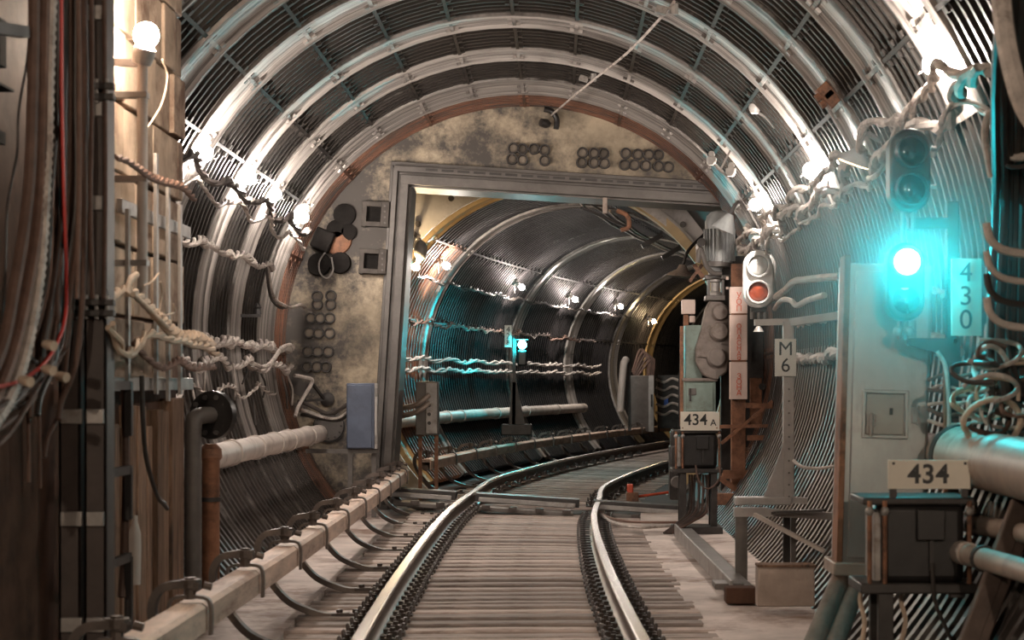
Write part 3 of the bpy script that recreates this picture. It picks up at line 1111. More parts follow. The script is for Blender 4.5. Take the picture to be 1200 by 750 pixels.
# shaded lamp on the right
p = at(1002, 188, 14.6)
sl_ = thing('shaded_lamp', 'tilted lamp under a flat metal shade on the right lining', 'lamp', p)
d = Vector((0.32, -0.2, 0.92)).normalized()
MB().lathe(p + d * 0.09, p - d * 0.02, [(0, 0.03), (0.3, 0.06), (0.85, 0.13), (1, 0.14)], 18).build('shade', M_GREYP, sl_)
MB().lathe(p - d * 0.012, p - d * 0.03, [(0, 0.125), (1, 0.11)], 16).build('diffuser', emit('dim warm lamp glass', LAMP_WARM, 6.0), sl_)
MB().tube(smooth_path([p + d * 0.08, p + d * 0.2, p + Vector((0.2, 0.1, 0.15))], 4), 0.02, 6).build('stem', M_STEEL, sl_)
# dark hand lamp beside the motor
p = at(851, 262, 23.6)
hl = thing('reflector_lamp', 'unlit reflector lamp hanging beside the top of the gate motor', 'lamp', p)
d = Vector((0.3, -0.1, 0.7)).normalized()
MB().lathe(p + d * 0.12, p - d * 0.08, [(0, 0.04), (0.35, 0.08), (1, 0.15)], 16).build('reflector', M_MOTOR, hl)
MB().sphere(p - d * 0.04, 0.07, 10, 8).build('bulb', M_CERAM, hl)
MB().tube(smooth_path([p + d * 0.11, p + Vector((0.14, 0.02, 0.25)), p + Vector((0.3, 0.05, 0.2))], 4), 0.022, 6).build('arm', M_DARK, hl)
# enamel shade lamp in the far tunnel mouth, right
p = at(799, 322, 28.6)
el = thing('shade_lamp', 'unlit enamel shade lamp at the right of the gate opening', 'lamp', p)
d = Vector((0.1, 0, 1)).normalized()
MB().lathe(p + d * 0.14, p - d * 0.03, [(0, 0.05), (0.4, 0.08), (0.8, 0.2), (1, 0.22)], 18).build('shade', M_PIPEB, el)
MB().tube(smooth_path([p + d * 0.13, p + Vector((0.1, 0, 0.35)), p + Vector((0.35, 0.3, 0.6))], 4), 0.025, 6).build('arm', M_DARK, el)


# ================================================================== LEFT FOREGROUND
# ---- built-up steel column
CYY = 9.55
cs = F / CYY
cxl, cxr = (68 - CX) / cs, (126 - CX) / cs
col = thing('steel_column', 'dark brown built-up steel column with pale batten plates in the left foreground', 'column', ((cxl + cxr) / 2, CYY, FLOOR_Z))
for (a, b) in ((68, 94), (98, 124)):
    x0, x1 = (a - CX) / cs, (b - CX) / cs
    mb = MB()
    mb.box(((x0 + x1) / 2, CYY + 0.02, 2.0), (x1 - x0, 0.02, 4.36))
    mb.box((x0 + 0.008, CYY + 0.10, 2.0), (0.016, 0.18, 4.36))
    mb.box((x1 - 0.008, CYY + 0.10, 2.0), (0.016, 0.18, 4.36))
    mb.build('channel', M_DARKB, col, bevel=0.004)
for py in (15, 128, 238, 488, 608, 732):
    z = H + (448 - py) / cs
    for (a, b) in ((72, 97), (102, 122)):
        x0, x1 = (a - CX) / cs, (b - CX) / cs
        MB().box(((x0 + x1) / 2, CYY - 0.006, z), (x1 - x0, 0.03, 0.068)).build('batten_plate', M_STEEL, col, bevel=0.004)
for py in (108, 360):
    z = H + (448 - py) / cs
    MB().box(((112 - CX) / cs, CYY - 0.05, z + 0.02), (0.2, 0.05, 0.03)).build('cable_clamp', M_DARK, col, bevel=0.004)
    MB().box(((112 - CX) / cs, CYY - 0.05, z - 0.03), (0.2, 0.05, 0.03)).build('cable_clamp', M_DARK, col, bevel=0.004)
    for k in range(4):
        MB().cyl(((92 + 12 * k - CX) / cs, CYY - 0.05, z - 0.055), ((92 + 12 * k - CX) / cs, CYY - 0.05, z + 0.055), 0.009, n=6).build('clamp_bolt', M_STEEL, col)

# ---- hanging cables on the partition wall
def cable(label, pts, X, r, m, group=None, per=7, name='cable', n=8):
    w = []
    for px, py in pts:
        q = onX(px, py, X)
        w.append(at(px, py, 9.36 + (X + 2.27) * -0.8) if (px < 104 and X < -2.2 and q.y > 9.36) else q)
    w = smooth_path(w, per)
    return tag(MB().tube(w, r, n).build(name, m), label, 'cable', group)


cable('thick brown cable at the far left, sweeping down to the left edge', [(40, -12), (38, 120), (33, 230), (18, 330), (2, 410), (-30, 470)], -2.28, 0.026, M_CABLE)
cable('second thick brown cable from the left in the hanging bundle', [(52, -12), (49, 120), (45, 250), (30, 350), (10, 430), (-22, 500)], -2.27, 0.027, M_CABLE)
# ribbed pale hose
w = resample(smooth_path([onX(px, py, -2.25) for px, py in ((60, -12), (57, 90), (54, 200), (46, 320), (28, 420), (4, 480), (-30, 520))], 7), 0.02)
tag(MB().tube(w, [0.026 + (0.004 if i % 2 else -0.003) for i in range(len(w))], 8).build('ribbed_hose', M_CABLEL), 'pale ribbed hose hanging among the brown cables', 'hose')
cable('bright red cable hanging through the brown bundle', [(72, -12), (72.5, 110), (75, 230), (78, 320), (76, 375), (60, 415), (35, 440), (5, 452), (-25, 452)], -2.22, 0.0085, M_RED)
rg = random.Random(21)
for k in range(22):
    x0 = 62 + k * 1.9 + rg.uniform(-2, 2)
    x1 = x0 + rg.uniform(-7, 2)
    e = rg.uniform(-30, 30)
    b = rg.uniform(430, 500)
    if k % 5 == 4:
        pts = [(x0, -12), (x0 + rg.uniform(-3, 3), 120), (x1, 260), (x1 + rg.uniform(-8, 4), 350), (x1 - 10, b - 20), (x1 - 26, b + 22), (x1 - 30, b + 45)]
    else:
        pts = [(x0, -12), (x0 + rg.uniform(-2, 2), 110), (x1, 230), (x1 - rg.uniform(4, 14), 330), (x1 - rg.uniform(15, 26), 410), (35 + rg.uniform(-12, 12), b - 15), (8 + e * .4, b + rg.uniform(0, 24)), (-28, b + rg.uniform(10, 40))]
    X = -2.27 + rg.uniform(-0.06, 0.03)
    cable('thin brown cable in the bundle hanging left of the steel column', pts, X, rg.uniform(0.0065, 0.014), M_CABLE if k % 3 else M_CABLED, 'thin cables hanging left of the column')
for k in range(3):
    x0 = 92 + k * 15
    pts = [(x0, -12), (x0 + 1, 100), (x0 + rg.uniform(-3, 3), 240), (x0 + rg.uniform(-2, 2), 350)]
    cable('straight brown cable clamped to the front of the steel column, upper part', pts, -2.12 + 0.004 * k, 0.011, M_CABLE, 'cables clamped to the column')
# cut ends with round terminals
for i, (px, py) in enumerate(((24, 445), (51, 432), (52, 403), (67, 440))):
    p = onX(px, py, -2.2)
    mb = MB().lathe(p, p + Vector((0.05, -0.035, -0.01)), [(0, 0.016), (0.3, 0.022), (1, 0.022)], 10)
    tag(mb.build('cable_terminal', M_CREAM), ['round cream cable end farthest left at the foot of the bundle', 'round cream cable end in the middle of the bundle foot', 'round cream cable end highest on the red cable', 'round cream cable end nearest the steel column'][i], 'cable end', 'round cable ends')
for i, (px, y0, y1) in enumerate(((32, 460, 565), (45, 470, 572))):
    p0, p1 = onX(px, y0, -2.33), onX(px + 2, y1, -2.33)
    tag(MB().tube(smooth_path([p0, p0.lerp(p1, 0.5) + Vector((0, 0.01, 0)), p1], 4), 0.009, 6).build('loose_wire', M_CABLE), ['loose wire hanging over the concrete panel, left one', 'loose wire hanging over the concrete panel, right one'][i], 'wire')
cable('thin wire pinned to the bare wall at the far left', [(35, -12), (33, 60), (22, 130), (20, 180), (9, 240), (6, 320), (2, 380)], -2.36, 0.006, M_CABLED)
# horizontal bracket arm far left
p = onX(10, 48, -2.3)
tag(MB().beam(p + Vector((-0.15, -0.5, 0)), p + Vector((0.0, 0.25, 0.08)), 0.05, 0.05).build('cable_support', M_CABLED), 'short cable arm sticking out at the upper left edge', 'bracket')

# ---- steel rails and flats on the boarded part
a, b = onX(148, 233, -2.32), onX(221, 292, -2.32)
zz = 2.38
for i, (zz, px0, px1, t) in enumerate(((2.36, 140, 221, 'upper steel rail running along the partition wall'), (1.41, 122, 224, 'lower steel rail along the partition wall above the boards'))):
    y0 = onX(px0, 300, -2.34).y
    y1 = onX(px1, 300, -2.34).y
    tag(MB().box((-2.34, (y0 + y1) / 2, zz), (0.03, y1 - y0, 0.075)).build('wall_rail', M_STEEL, bevel=0.004), t, 'rail')
FL = ['steel flat upright on the partition wall, nearest the pole lamp', 'steel flat upright on the partition wall, second from the pole lamp', 'steel flat upright on the partition wall, third from the pole lamp', 'steel flat upright at the far end of the partition wall']
for i, (px, y0, y1) in enumerate(((152, 245, 470), (185, 180, 462), (199, 215, 470), (213, 240, 462))):
    p0, p1 = onX(px, y0, -2.29), onX(px, y1, -2.29)
    tag(MB().box((-2.30, p0.y, (p0.z + p1.z) / 2), (0.02, 0.055, p0.z - p1.z)).build('steel_flat', M_STEEL, bevel=0.003), FL[i], 'steel flat', 'steel flats on the partition wall')
# black brackets low down
BR = ['black angle bracket across the boards, uppermost', 'black angle bracket across the boards, middle one', 'black angle bracket across the boards, lowest']
for i, py in enumerate((452, 558, 668)):
    p0, p1 = onX(122, py, -2.2), onX(160, py, -2.2)
    zc = p0.z
    br = MB().beam((-2.24, p0.y, zc), (-2.24, p1.y, zc), 0.03, 0.045)
    br.box((-2.24, p1.y, zc - 0.25 if i == 2 else zc - 0.12), (0.035, 0.05, 0.5 if i == 2 else 0.28))
    br.box((-2.32, p0.y, zc), (0.17, 0.04, 0.03))
    tag(br.build('angle_bracket', M_BLACK), BR[i], 'bracket', 'black brackets on the boards')
# small hoses dangling over the boards
cable('dark hose dangling over the boards with a nozzle end', [(166, 440), (168, 500), (172, 540), (184, 580), (192, 590), (196, 596)], -2.2, 0.013, M_CABLED)
cable('grey hose hanging straight behind the black brackets', [(146, 455), (148, 540), (146, 640), (143, 700)], -2.27, 0.022, M_CABLE)
p = onX(158, 640, -2.22)
tag(MB().lathe(p + Vector((0, 0, -0.2)), p + Vector((0, 0, 0.16)), [(0, 0.03), (0.5, 0.034), (0.75, 0.032), (0.9, 0.016), (1, 0.014)], 12).build('bottle', M_PIPE), 'pale bottle-shaped insulator standing among the boards', 'insulator')

# ---- cream cable garlands on the wall
def garland(label, pts, X, r, amp, pitch, m, seed, name='cable_garland', strands=2, wob=0.01):
    w = [onX(px, py, X) for px, py in pts]
    return tag(twisted(w, r, amp, pitch, strands, wob, 6, seed).build(name, m), label, 'cable', 'twisted cable garlands')


garland('knotted cream cable garland across the partition wall, upper run', [(126, 352), (146, 340), (160, 345), (176, 360), (196, 383), (214, 395), (236, 396), (251, 402)], -2.14, 0.017, 0.018, 0.24, M_CREAM, 3)
garland('cream cable garland below it, drooping from the steel column', [(128, 384), (142, 412), (158, 405), (172, 392), (188, 392), (206, 402), (238, 404), (253, 412)], -2.1, 0.015, 0.012, 0.4, M_CREAM, 4)
garland('lowest cable garland of the partition wall, darker and thinner', [(160, 400), (174, 420), (190, 431), (210, 425), (232, 429), (250, 428)], -2.16, 0.012, 0.012, 0.3, M_CABLE, 5)
cable('cream cable stub sticking up from the knot on the wall', [(148, 345), (153, 328), (160, 322)], -2.12, 0.017, M_CREAM)
cable('stiff cream cable slanting between the two garlands', [(156, 345), (170, 358), (184, 372), (196, 384)], -2.08, 0.014, M_CREAM)
garland('thin rope-like cable across the upper partition wall', [(136, 186), (150, 188), (164, 196), (176, 206), (192, 212), (212, 222), (228, 232)], -2.2, 0.011, 0.012, 0.26, M_CABLE, 6)
cable('thin wire curling down from the pole lamp', [(190, 70), (196, 90), (190, 120), (178, 142), (172, 150)], -2.24, 0.005, M_CREAM)
for i, (pts) in enumerate(([(168, 335), (178, 330), (186, 320)], [(186, 368), (190, 345), (188, 330)], [(190, 370), (204, 366), (203, 356)])):
    cable(['short wire tail on the garland knot, lowest', 'short upright wire tail right of the garland knot', 'short hooked wire tail above the garland'][i], pts, -2.1, 0.005, M_CREAM, 'wire tails')

# ---- black flanged pipes beyond the wall end
p = at(226, 480, 13.75)
s = F / 13.75
fl = thing('flanged_pipe', 'grey vertical pipe bending into a black bolted flange past the partition wall', 'pipe', (p.x, 13.75, FLOOR_Z))
zt = H - (487 - 448) / s
MB().tube([(p.x, 13.75, FLOOR_Z), (p.x, 13.75, zt - 0.12)] + smooth_path([(p.x, 13.75, zt - 0.10), (p.x + 0.01, 13.77, zt - 0.02), (p.x + 0.06, 13.85, zt), (p.x + 0.09, 13.95, zt)], 4), 0.058, 14).build('riser', M_FRAME, fl)
c = Vector((p.x + 0.09, 13.93, zt))
MB().cyl(c, c + Vector((0.02, 0.06, 0)), 0.165, n=24).build('flange', M_BLACK, fl)
for k in range(10):
    th = k * math.pi / 5
    q = c + Vector((math.cos(th) * 0.125, 0, math.sin(th) * 0.125))
    MB().cyl(q, q + Vector((0, -0.03, 0)), 0.018, n=6).build('flange_bolt', M_DARK, fl)
p2 = at(247, 520, 14.1)
f2 = thing('standpipe', 'rusty brown standpipe with a domed top next to the black flange', 'pipe', (p2.x, 14.1, FLOOR_Z))
MB().lathe((p2.x, 14.1, FLOOR_Z), (p2.x, 14.1, p2.z), [(0, 0.062), (0.9, 0.062), (0.92, 0.08), (0.97, 0.075), (1, 0.04)], 16).build('pipe_body', M_RUST, f2)
MB().cyl((p2.x, 14.1, 0.6), (p2.x, 14.1, 0.63), 0.075, n=16).build('pipe_collar', M_DARK, f2)

# ================================================================== LEFT TUNNEL WALL
# ---- whitewashed pipe along the near left wall
def pipe(label, pts, r, m, collars, name='wall_pipe', group=None, end_cap=True, base=None):
    w = smooth_path(pts, 8)
    root = thing(name, label, 'pipe', Vector(pts[0]) if base is None else base, group)
    MB().tube(w, r, 16).build('pipe_run', m, root)
    for t in collars:
        i = int(t * (len(w) - 2))
        d = (w[i + 1] - w[i]).normalized()
        MB().lathe(w[i] - d * 0.05, w[i] + d * 0.05, [(0, r * 1.0), (0.05, r * 1.12), (0.95, r * 1.12), (1, r)], 16).build('collar', m, root)
    for t in collars[1::2]:
        i = int(t * (len(w) - 2))
        d = Vector((-1 if w[i].x < 0 else 1, 0, -0.35)).normalized()
        MB().beam(w[i], w[i] + d * 0.34, 0.04, 0.04).build('hanger', M_DARK, root)
    return root


pipe('whitewashed pipe along the left lining ending short of the bulkhead', [(-2.80, 13.95, 0.80), (-2.84, 17, 0.81), (-2.86, 20, 0.81), (-2.86, 24.3, 0.81)], 0.105, M_PIPE, [0.3, 0.45, 0.62, 0.74, 0.86, 0.985])


def wall1(Y, ang_deg, r=2.93):
    a = R(ang_deg)
    return Vector((T1X + r * math.cos(a), Y, T1Z + r * math.sin(a)))


def wgarland(label, y0, y1, ang, r, amp, pitch, m, seed, rad=2.9, strands=2, wob=0.03, dips=0.0, drop=0.0):
    n = max(3, int((y1 - y0) / 0.9))
    pts = []
    for k in range(n + 1):
        t = k / n
        p = wall1(y0 + (y1 - y0) * t, ang, rad)
        p.z += dips * (1 if k % 2 else -1) + drop * t
        pts.append(p)
    return tag(twisted(pts, r, amp, pitch, strands, wob, 6, seed).build('cable_garland', m), label, 'cable', 'twisted cable garlands')


wgarland('limewashed twisted cable high on the left lining below the lamps', 15.2, 23.2, 164.5, 0.019, 0.022, 0.36, M_CABLEL, 31, dips=0.02, drop=0.05)
wgarland('thick limewashed twisted cable at mid height of the left lining', 14.6, 25.4, 181.2, 0.026, 0.03, 0.42, M_CABLEL, 32, dips=0.03, rad=2.86)
wgarland('lower limewashed twisted cable on the left lining', 14.6, 25.2, 185.5, 0.02, 0.024, 0.36, M_CABLEL, 33, dips=0.025, rad=2.86)
wgarland('thin twisted wire low on the left lining above the pipe', 15.0, 23.0, 191.0, 0.010, 0.014, 0.36, M_CABLEL, 34, dips=0.03, rad=2.84)
# looped lead dropping from the high garland
lp = [at(314, 312, 23.0), at(317, 335, 23.2), at(322, 350, 23.5), at(333, 358, 24.0), at(343, 360, 24.6), at(352, 357, 25.1), at(357, 360, 25.5)]
tag(MB().tube(smooth_path(lp, 5), 0.02, 7).build('drop_lead', M_CABLEL), 'cable lead dropping from the high garland towards the bulkhead', 'cable')
lp = [at(312, 312, 22.9), at(315, 338, 23.1), at(319, 352, 23.4), at(329, 361, 23.9), at(340, 358, 24.5)]
tag(MB().tube(smooth_path(lp, 5), 0.016, 7).build('drop_lead', M_CABLED), 'dark second lead dropping beside it', 'cable')
lp = [at(296, 426, 21.5), at(310, 430, 22.2), at(320, 422, 22.6), at(330, 408, 23.2), at(340, 404, 24)]
tag(MB().tube(smooth_path(lp, 5), 0.025, 7).build('slack_cable', M_CABLEL), 'slack cable loop joining the two mid-height garlands', 'cable')
# loose vertical wires and tags hanging on the left lining
rg = random.Random(5)
for k in range(16):
    Y = rg.uniform(15.5, 24.8)
    a0 = 186 + rg.uniform(-2, 2)
    a1 = a0 + rg.uniform(5, 13)
    pts = [wall1(Y, a0, 2.86), wall1(Y + rg.uniform(-.1, .1), (a0 + a1) / 2, 2.84), wall1(Y + rg.uniform(-.15, .15), a1, 2.88)]
    tag(MB().tube(smooth_path(pts, 4), rg.uniform(0.008, 0.014), 6).build('hanging_wire', M_CABLEL if k % 2 else M_CABLED), 'short wire hanging from the garlands down the left lining', 'wire', 'wires hanging on the left lining')
# marker tag on the left lining
p = at(294, 370, 20.8)
mk = thing('marker_bracket', 'small black bracket with a cone marker on the left lining', 'bracket', p)
MB().box(p, (0.2, 0.06, 0.03)).build('bar', M_BLACK, mk)
MB().lathe(p + Vector((0.07, 0, 0.015)), p + Vector((0.07, 0, 0.13)), [(0, 0.04), (0.5, 0.03), (0.6, 0.04), (1, 0.015)], 10).build('cone', M_BLACK, mk)

# ---- fixtures on the bulkhead, left
for i, (px, py, t) in enumerate(((441, 252, 'upper square steel box on the bulkhead beside the gate jamb'), (438, 307, 'lower square steel box on the bulkhead beside the gate jamb'))):
    c = at(px, py, GATE_Y)
    bx = thing('wall_box', t, 'box', c - Vector((0, 0, 0.16)), 'square boxes on the bulkhead')
    w, h, y = 0.34, 0.31, GATE_Y
    for nm, cc, sz in (('frame_side', (-w / 2 + .03, -0.07, 0), (0.06, 0.16, h)), ('frame_top', (0, -0.07, h / 2 - .03), (w, 0.158, 0.06)), ('frame_bottom', (0, -0.07, -h / 2 + .03), (w, 0.158, 0.06)), ('frame_flange', (w / 2 - .05, -0.075, 0), (0.10, 0.17, h))):
        MB().box(c + Vector(cc), sz, RG).build(nm, M_BOXB, bx, bevel=0.006)
    MB().box(c + Vector((-0.02, -0.03, 0)), (0.22, 0.04, 0.2), RG).build('inner_panel', M_MATT, bx)
    for k in range(4):
        q = c + Vector((w / 2 - .05, -0.16, -0.11 + k * 0.07))
        MB().cyl(q, q + Vector((0, -0.02, 0)), 0.013, n=6).build('rivet', M_FRAME, bx)
c = at(384, 284, GATE_Y)
ds = thing('bell_fixture', 'black bell fixture with a rust disc and wire loop on the bulkhead', 'bell', c - Vector((0, 0, 0.2)))
MB().lathe(c + Vector((0.12, -0.02, 0.03)), c + Vector((0.12, -0.09, 0.03)), [(0, 0.19), (0.6, 0.18), (1, 0.1)], 20).build('disc', M_RUST, ds)
MB().box(c + Vector((-0.04, -0.14, 0.02)), (0.24, 0.24, 0.26), Matrix.Rotation(0.4, 3, 'Y')).build('housing', M_MATT, ds, bevel=0.02)
MB().lathe(c + Vector((-0.1, -0.02, -0.28)), c + Vector((-0.1, -0.12, -0.28)), [(0, 0.15), (1, 0.14)], 18).build('gong', M_MATT, ds)
MB().lathe(c + Vector((0.16, -0.02, -0.26)), c + Vector((0.16, -0.1, -0.26)), [(0, 0.14), (1, 0.13)], 18).build('gong', M_MATT, ds)
MB().tube(smooth_path([c + Vector(q) for q in ((0.02, -0.2, -0.1), (-0.08, -0.2, -0.25), (-0.07, -0.2, -0.4), (0.02, -0.2, -0.46), (0.09, -0.2, -0.36), (0.07, -0.2, -0.2))], 5), 0.011, 6).build('wire_loop', M_STEEL, ds)
for i, (px, py, r_) in enumerate(((404, 252, 0.14), (395, 270, 0.13), (408, 272, 0.11))):
    c = at(px, py, GATE_Y)
    tag(MB().lathe(c, c + Vector((0, -0.09, 0)), [(0, r_), (0.8, r_), (1, r_ * .7)], 18).build('blank_cap', M_MATT), ['dark round blanking cap, highest above the bell fixture', 'dark round blanking cap left above the bell fixture', 'dark round blanking cap right above the bell fixture'][i], 'cap', 'blanking caps above the bell')
c = at(386, 500, GATE_Y)
bf = thing('blind_flange', 'round grey bolted blind flange low on the bulkhead', 'flange', c - Vector((0, 0, 0.2)))
MB().cyl(c, c + Vector((0, -0.06, 0)), 0.2, n=28).build('rim', M_BLACK, bf)
MB().cyl(c + Vector((0, -0.06, 0.01)), c + Vector((0, -0.09, 0.01)), 0.185, n=28).build('plate', M_FRAME, bf)
for k in range(12):
    th = k * math.pi / 6
    q = c + Vector((math.cos(th) * 0.16, -0.09, math.sin(th) * 0.16 + .01))
    MB().cyl(q, q + Vector((0, -0.02, 0)), 0.014, n=6).build('flange_bolt', M_DARK, bf)

# ---- blue-grey cabinet on its stand
s24 = F / 24.0
a, b = at(406, 449, 24.0), at(439, 526, 24.0)
cb = thing('relay_cabinet', 'blue-grey steel cabinet on a thin stand before the bulkhead', 'cabinet', ((a.x + b.x) / 2, 24.1, FLOOR_Z))
xc, zc, w, h = (a.x + b.x) / 2, (a.z + b.z) / 2, b.x - a.x, a.z - b.z
MB().box((xc, 24.12, zc), (w, 0.24, h)).build('body', M_BLUEG, cb, bevel=0.01)
MB().box((xc - 0.01, 23.99, zc - 0.005), (w - 0.04, 0.025, h - 0.03)).build('door', M_BLUEG, cb, bevel=0.008)
MB().box((xc + w / 2 + 0.015, 24.02, zc), (0.03, 0.08, h)).build('lit_door_edge', M_GREYP, cb, bevel=0.005)  # pale strip painted as the signal's reflection along the cabinet side
for z in (zc - h * .36, zc + h * .36):
    MB().cyl((xc + w / 2 + 0.02, 23.98, z - 0.05), (xc + w / 2 + 0.02, 23.98, z + 0.05), 0.016, n=8).build('hinge', M_STEEL, cb)
MB().box((xc - 0.22, 24.1, b.z - 0.03), (0.86, 0.06, 0.05)).build('shelf_rail', M_FRAME, cb)
MB().box((xc - 0.13, 24.1, (b.z - 0.05 + FLOOR_Z) / 2), (0.055, 0.055, b.z - 0.05 - FLOOR_Z)).build('leg', M_FRAME, cb)
MB().box((xc + 0.14, 24.2, (b.z - 0.05 + FLOOR_Z) / 2), (0.055, 0.055, b.z - 0.05 - FLOOR_Z)).build('leg', M_FRAME, cb)
for i, (q0, q1, sg) in enumerate(((470, 478, 12), (480, 488, 8), (486, 490, 3))):
    pts = [at(350 + 2 * i, q0, 24.9), at(362, q0 + sg * .4, 24.7), at(385, q0 + sg + 3, 24.4), at(398, q1 + 2, 24.2), at(407, q1 - 4, 24.12)]
    tag(MB().tube(smooth_path(pts, 5), 0.024, 7).build('feed_cable', M_CABLED if i != 1 else M_CABLEL), ['uppermost of the three cables feeding the blue-grey cabinet', 'middle pale cable feeding the blue-grey cabinet', 'lowest cable feeding the blue-grey cabinet'][i], 'cable', 'cables feeding the blue-grey cabinet')
# tangle of brackets and cable left of the cabinet
pts = [at(345, 440, 24.6), at(356, 442, 24.7), at(366, 446, 24.8), at(358, 462, 24.8), at(350, 476, 24.7), at(346, 488, 24.6)]
tag(MB().tube(smooth_path(pts, 5), 0.024, 7).build('loop_cable', M_CABLEL), 'cable loop hooked on the lining left of the blue-grey cabinet', 'cable')
mb = MB().beam(at(364, 447, 25.0), at(380, 468, 25.2), 0.03, 0.03)
mb.beam(at(362, 450, 25.0), at(356, 470, 25.2), 0.03, 0.03).beam(at(356, 470, 25.2), at(380, 468, 25.2), 0.03, 0.03)
tag(mb.build('strut_bracket', M_DARK), 'triangular strut bracket left of the blue-grey cabinet', 'bracket')
c = at(384, 468, GATE_Y)
tag(MB().lathe(c, c + Vector((0, -0.08, 0)), [(0, 0.09), (0.7, 0.09), (1, 0.05)], 16).build('cable_gland', M_DARK), 'dark round cable gland above the blind flange', 'gland')

# ---- junction box beyond the gate, left
Yj = 27.8
a, b = at(487, 447, Yj), at(514, 510, Yj)
jb = thing('junction_box', 'grey junction box on legs just beyond the left gate jamb', 'junction box', ((a.x + b.x) / 2, Yj + .1, FLOOR_Z))
xc, zc, w, h = (a.x + b.x) / 2, (a.z + b.z) / 2, b.x - a.x, a.z - b.z
MB().box((xc, Yj + 0.12, zc), (w, 0.24, h)).build('body', M_FRAME, jb, bevel=0.01)
MB().box((xc + 0.06, Yj - 0.01, zc), (w - 0.16, 0.03, h - 0.04)).build('cover', M_STEEL, jb, bevel=0.006)
for k in range(3):
    MB().cyl((xc + 0.03, Yj - 0.03, zc - 0.2 + .12 * k), (xc + 0.03, Yj - 0.01, zc - 0.2 + .12 * k), 0.025, n=10).build('gland', M_DARK, jb)
for dx in (-0.1, 0.12):
    MB().box((xc + dx, Yj + .1, (b.z + FLOOR_Z) / 2), (0.05, 0.05, b.z - FLOOR_Z)).build('leg', M_RUST, jb)
for i, (y0, y1) in enumerate(((479, 463), (488, 472))):
    pts = [at(466, y0, Yj + 0.2), at(478, y0 - 2, Yj), at(490, y0 - 6, Yj - 0.1), at(503, y1, Yj - 0.03)]
    tag(MB().tube(smooth_path(pts, 5), 0.036, 8).build('armoured_cable', M_PIPEB), ['upper beige armoured cable entering the junction box', 'lower beige armoured cable entering the junction box'][i], 'cable', 'armoured cables at the junction box')


# ================================================================== FAR TUNNEL FITTINGS
def wall2(Y, ang_deg, rad):
    cx, cz, sl = axis2(Y)
    q = math.sqrt(1 + sl * sl)
    a = R(ang_deg)
    return Vector((cx + rad * math.cos(a) / q, Y - rad * math.cos(a) * sl / q, cz + rad * math.sin(a)))


pts = [wall2(Y, 201.5, 2.42) for Y in (29.0, 32, 35, 38, 41, 44, 45.6)]
pipe('long whitewashed pipe curving along the left of the far tunnel', pts, 0.10, M_PIPE, [0.04, 0.13, 0.2, 0.27, 0.34, 0.5, 0.64, 0.8], name='wall_pipe')
vp0 = at(727, 482, 46.5)
vt = thing('vent_pipe', 'upright pale pipe at the end of the long far-tunnel pipe', 'pipe', vp0)
MB().tube(smooth_path([vp0, at(728, 462, 46.5), at(731, 428, 46.6), at(734, 421, 46.7)], 5), 0.085, 12).build('pipe_run', M_PIPE, vt)
MB().beam(at(737, 428, 46.9), at(738, 505, 46.9), 0.07, 0.07).build('backing_post', M_DARK, vt)
for i, (a_, sd, t) in enumerate(((172.5, 41, 'upper looped limewashed cable along the far tunnel wall'), (176.5, 42, 'lower looped limewashed cable along the far tunnel wall'))):
    pts = [wall2(30.2 + k * 1.1, a_ + (0.5 if k % 2 else -0.5) + 6.0, 2.4) for k in range(17)]
    tag(twisted(pts, 0.022, 0.022, 1.3, 2, 0.008, 5, sd).build('cable_garland', M_CABLEL), t, 'cable', 'cables along the far tunnel wall')
pts = [wall2(30.2 + k * 1.2, 164.5 + (0.5 if k % 2 else -0.5), 2.42) for k in range(15)]
tag(twisted(pts, 0.014, 0.022, 0.5, 2, 0.03, 5, 43).build('cable_garland', M_CABLE), 'thin twisted cable above the looped cables of the far tunnel', 'cable', 'cables along the far tunnel wall')
pts = [wall2(30.4 + k * 1.5, 148.5, 2.46) for k in range(14)]
tag(twisted(pts, 0.014, 0.02, 0.7, 2, 0.02, 5, 44).build('lamp_lead', M_CABLED), 'dark supply cable stringing the far tunnel lamps together', 'cable')
# overhead cable bundle right of the crown in the far tunnel
OT = ['overhead cable near the crown of the far tunnel, left strand', 'overhead cable near the crown of the far tunnel, middle strand', 'overhead cable near the crown of the far tunnel, right strand']
for i, (a_, rr) in enumerate(((82, 2.40), (76, 2.38), (70, 2.36))):
    pts = [wall2(30.2 + k * 1.6, a_ + (0.6 if (k + i) % 2 else -0.6), rr) for k in range(12)]
    tag(MB().tube(smooth_path(pts, 4), 0.02, 6).build('overhead_cable', M_CABLEL if i != 1 else M_CABLED), OT[i], 'cable', 'overhead cables of the far tunnel')
for i, (px, py, Y) in enumerate(((761, 280, 33.0), (784, 294, 35.0))):
    p = at(px, py, Y)
    hg = thing('cable_hanger', ['black cable hanger under the crown of the far tunnel, nearer one', 'black cable hanger under the crown of the far tunnel, farther one'][i], 'hanger', p, 'cable hangers in the far tunnel')
    MB().beam(p + Vector((-0.12, 0, -0.12)), p + Vector((0.2, 0, 0.06)), 0.09, 0.08).build('clamp', M_BLACK, hg)
    MB().beam(p + Vector((0.15, 0, 0.02)), p + Vector((0.28, 0, 0.3)), 0.05, 0.05).build('stem', M_BLACK, hg)
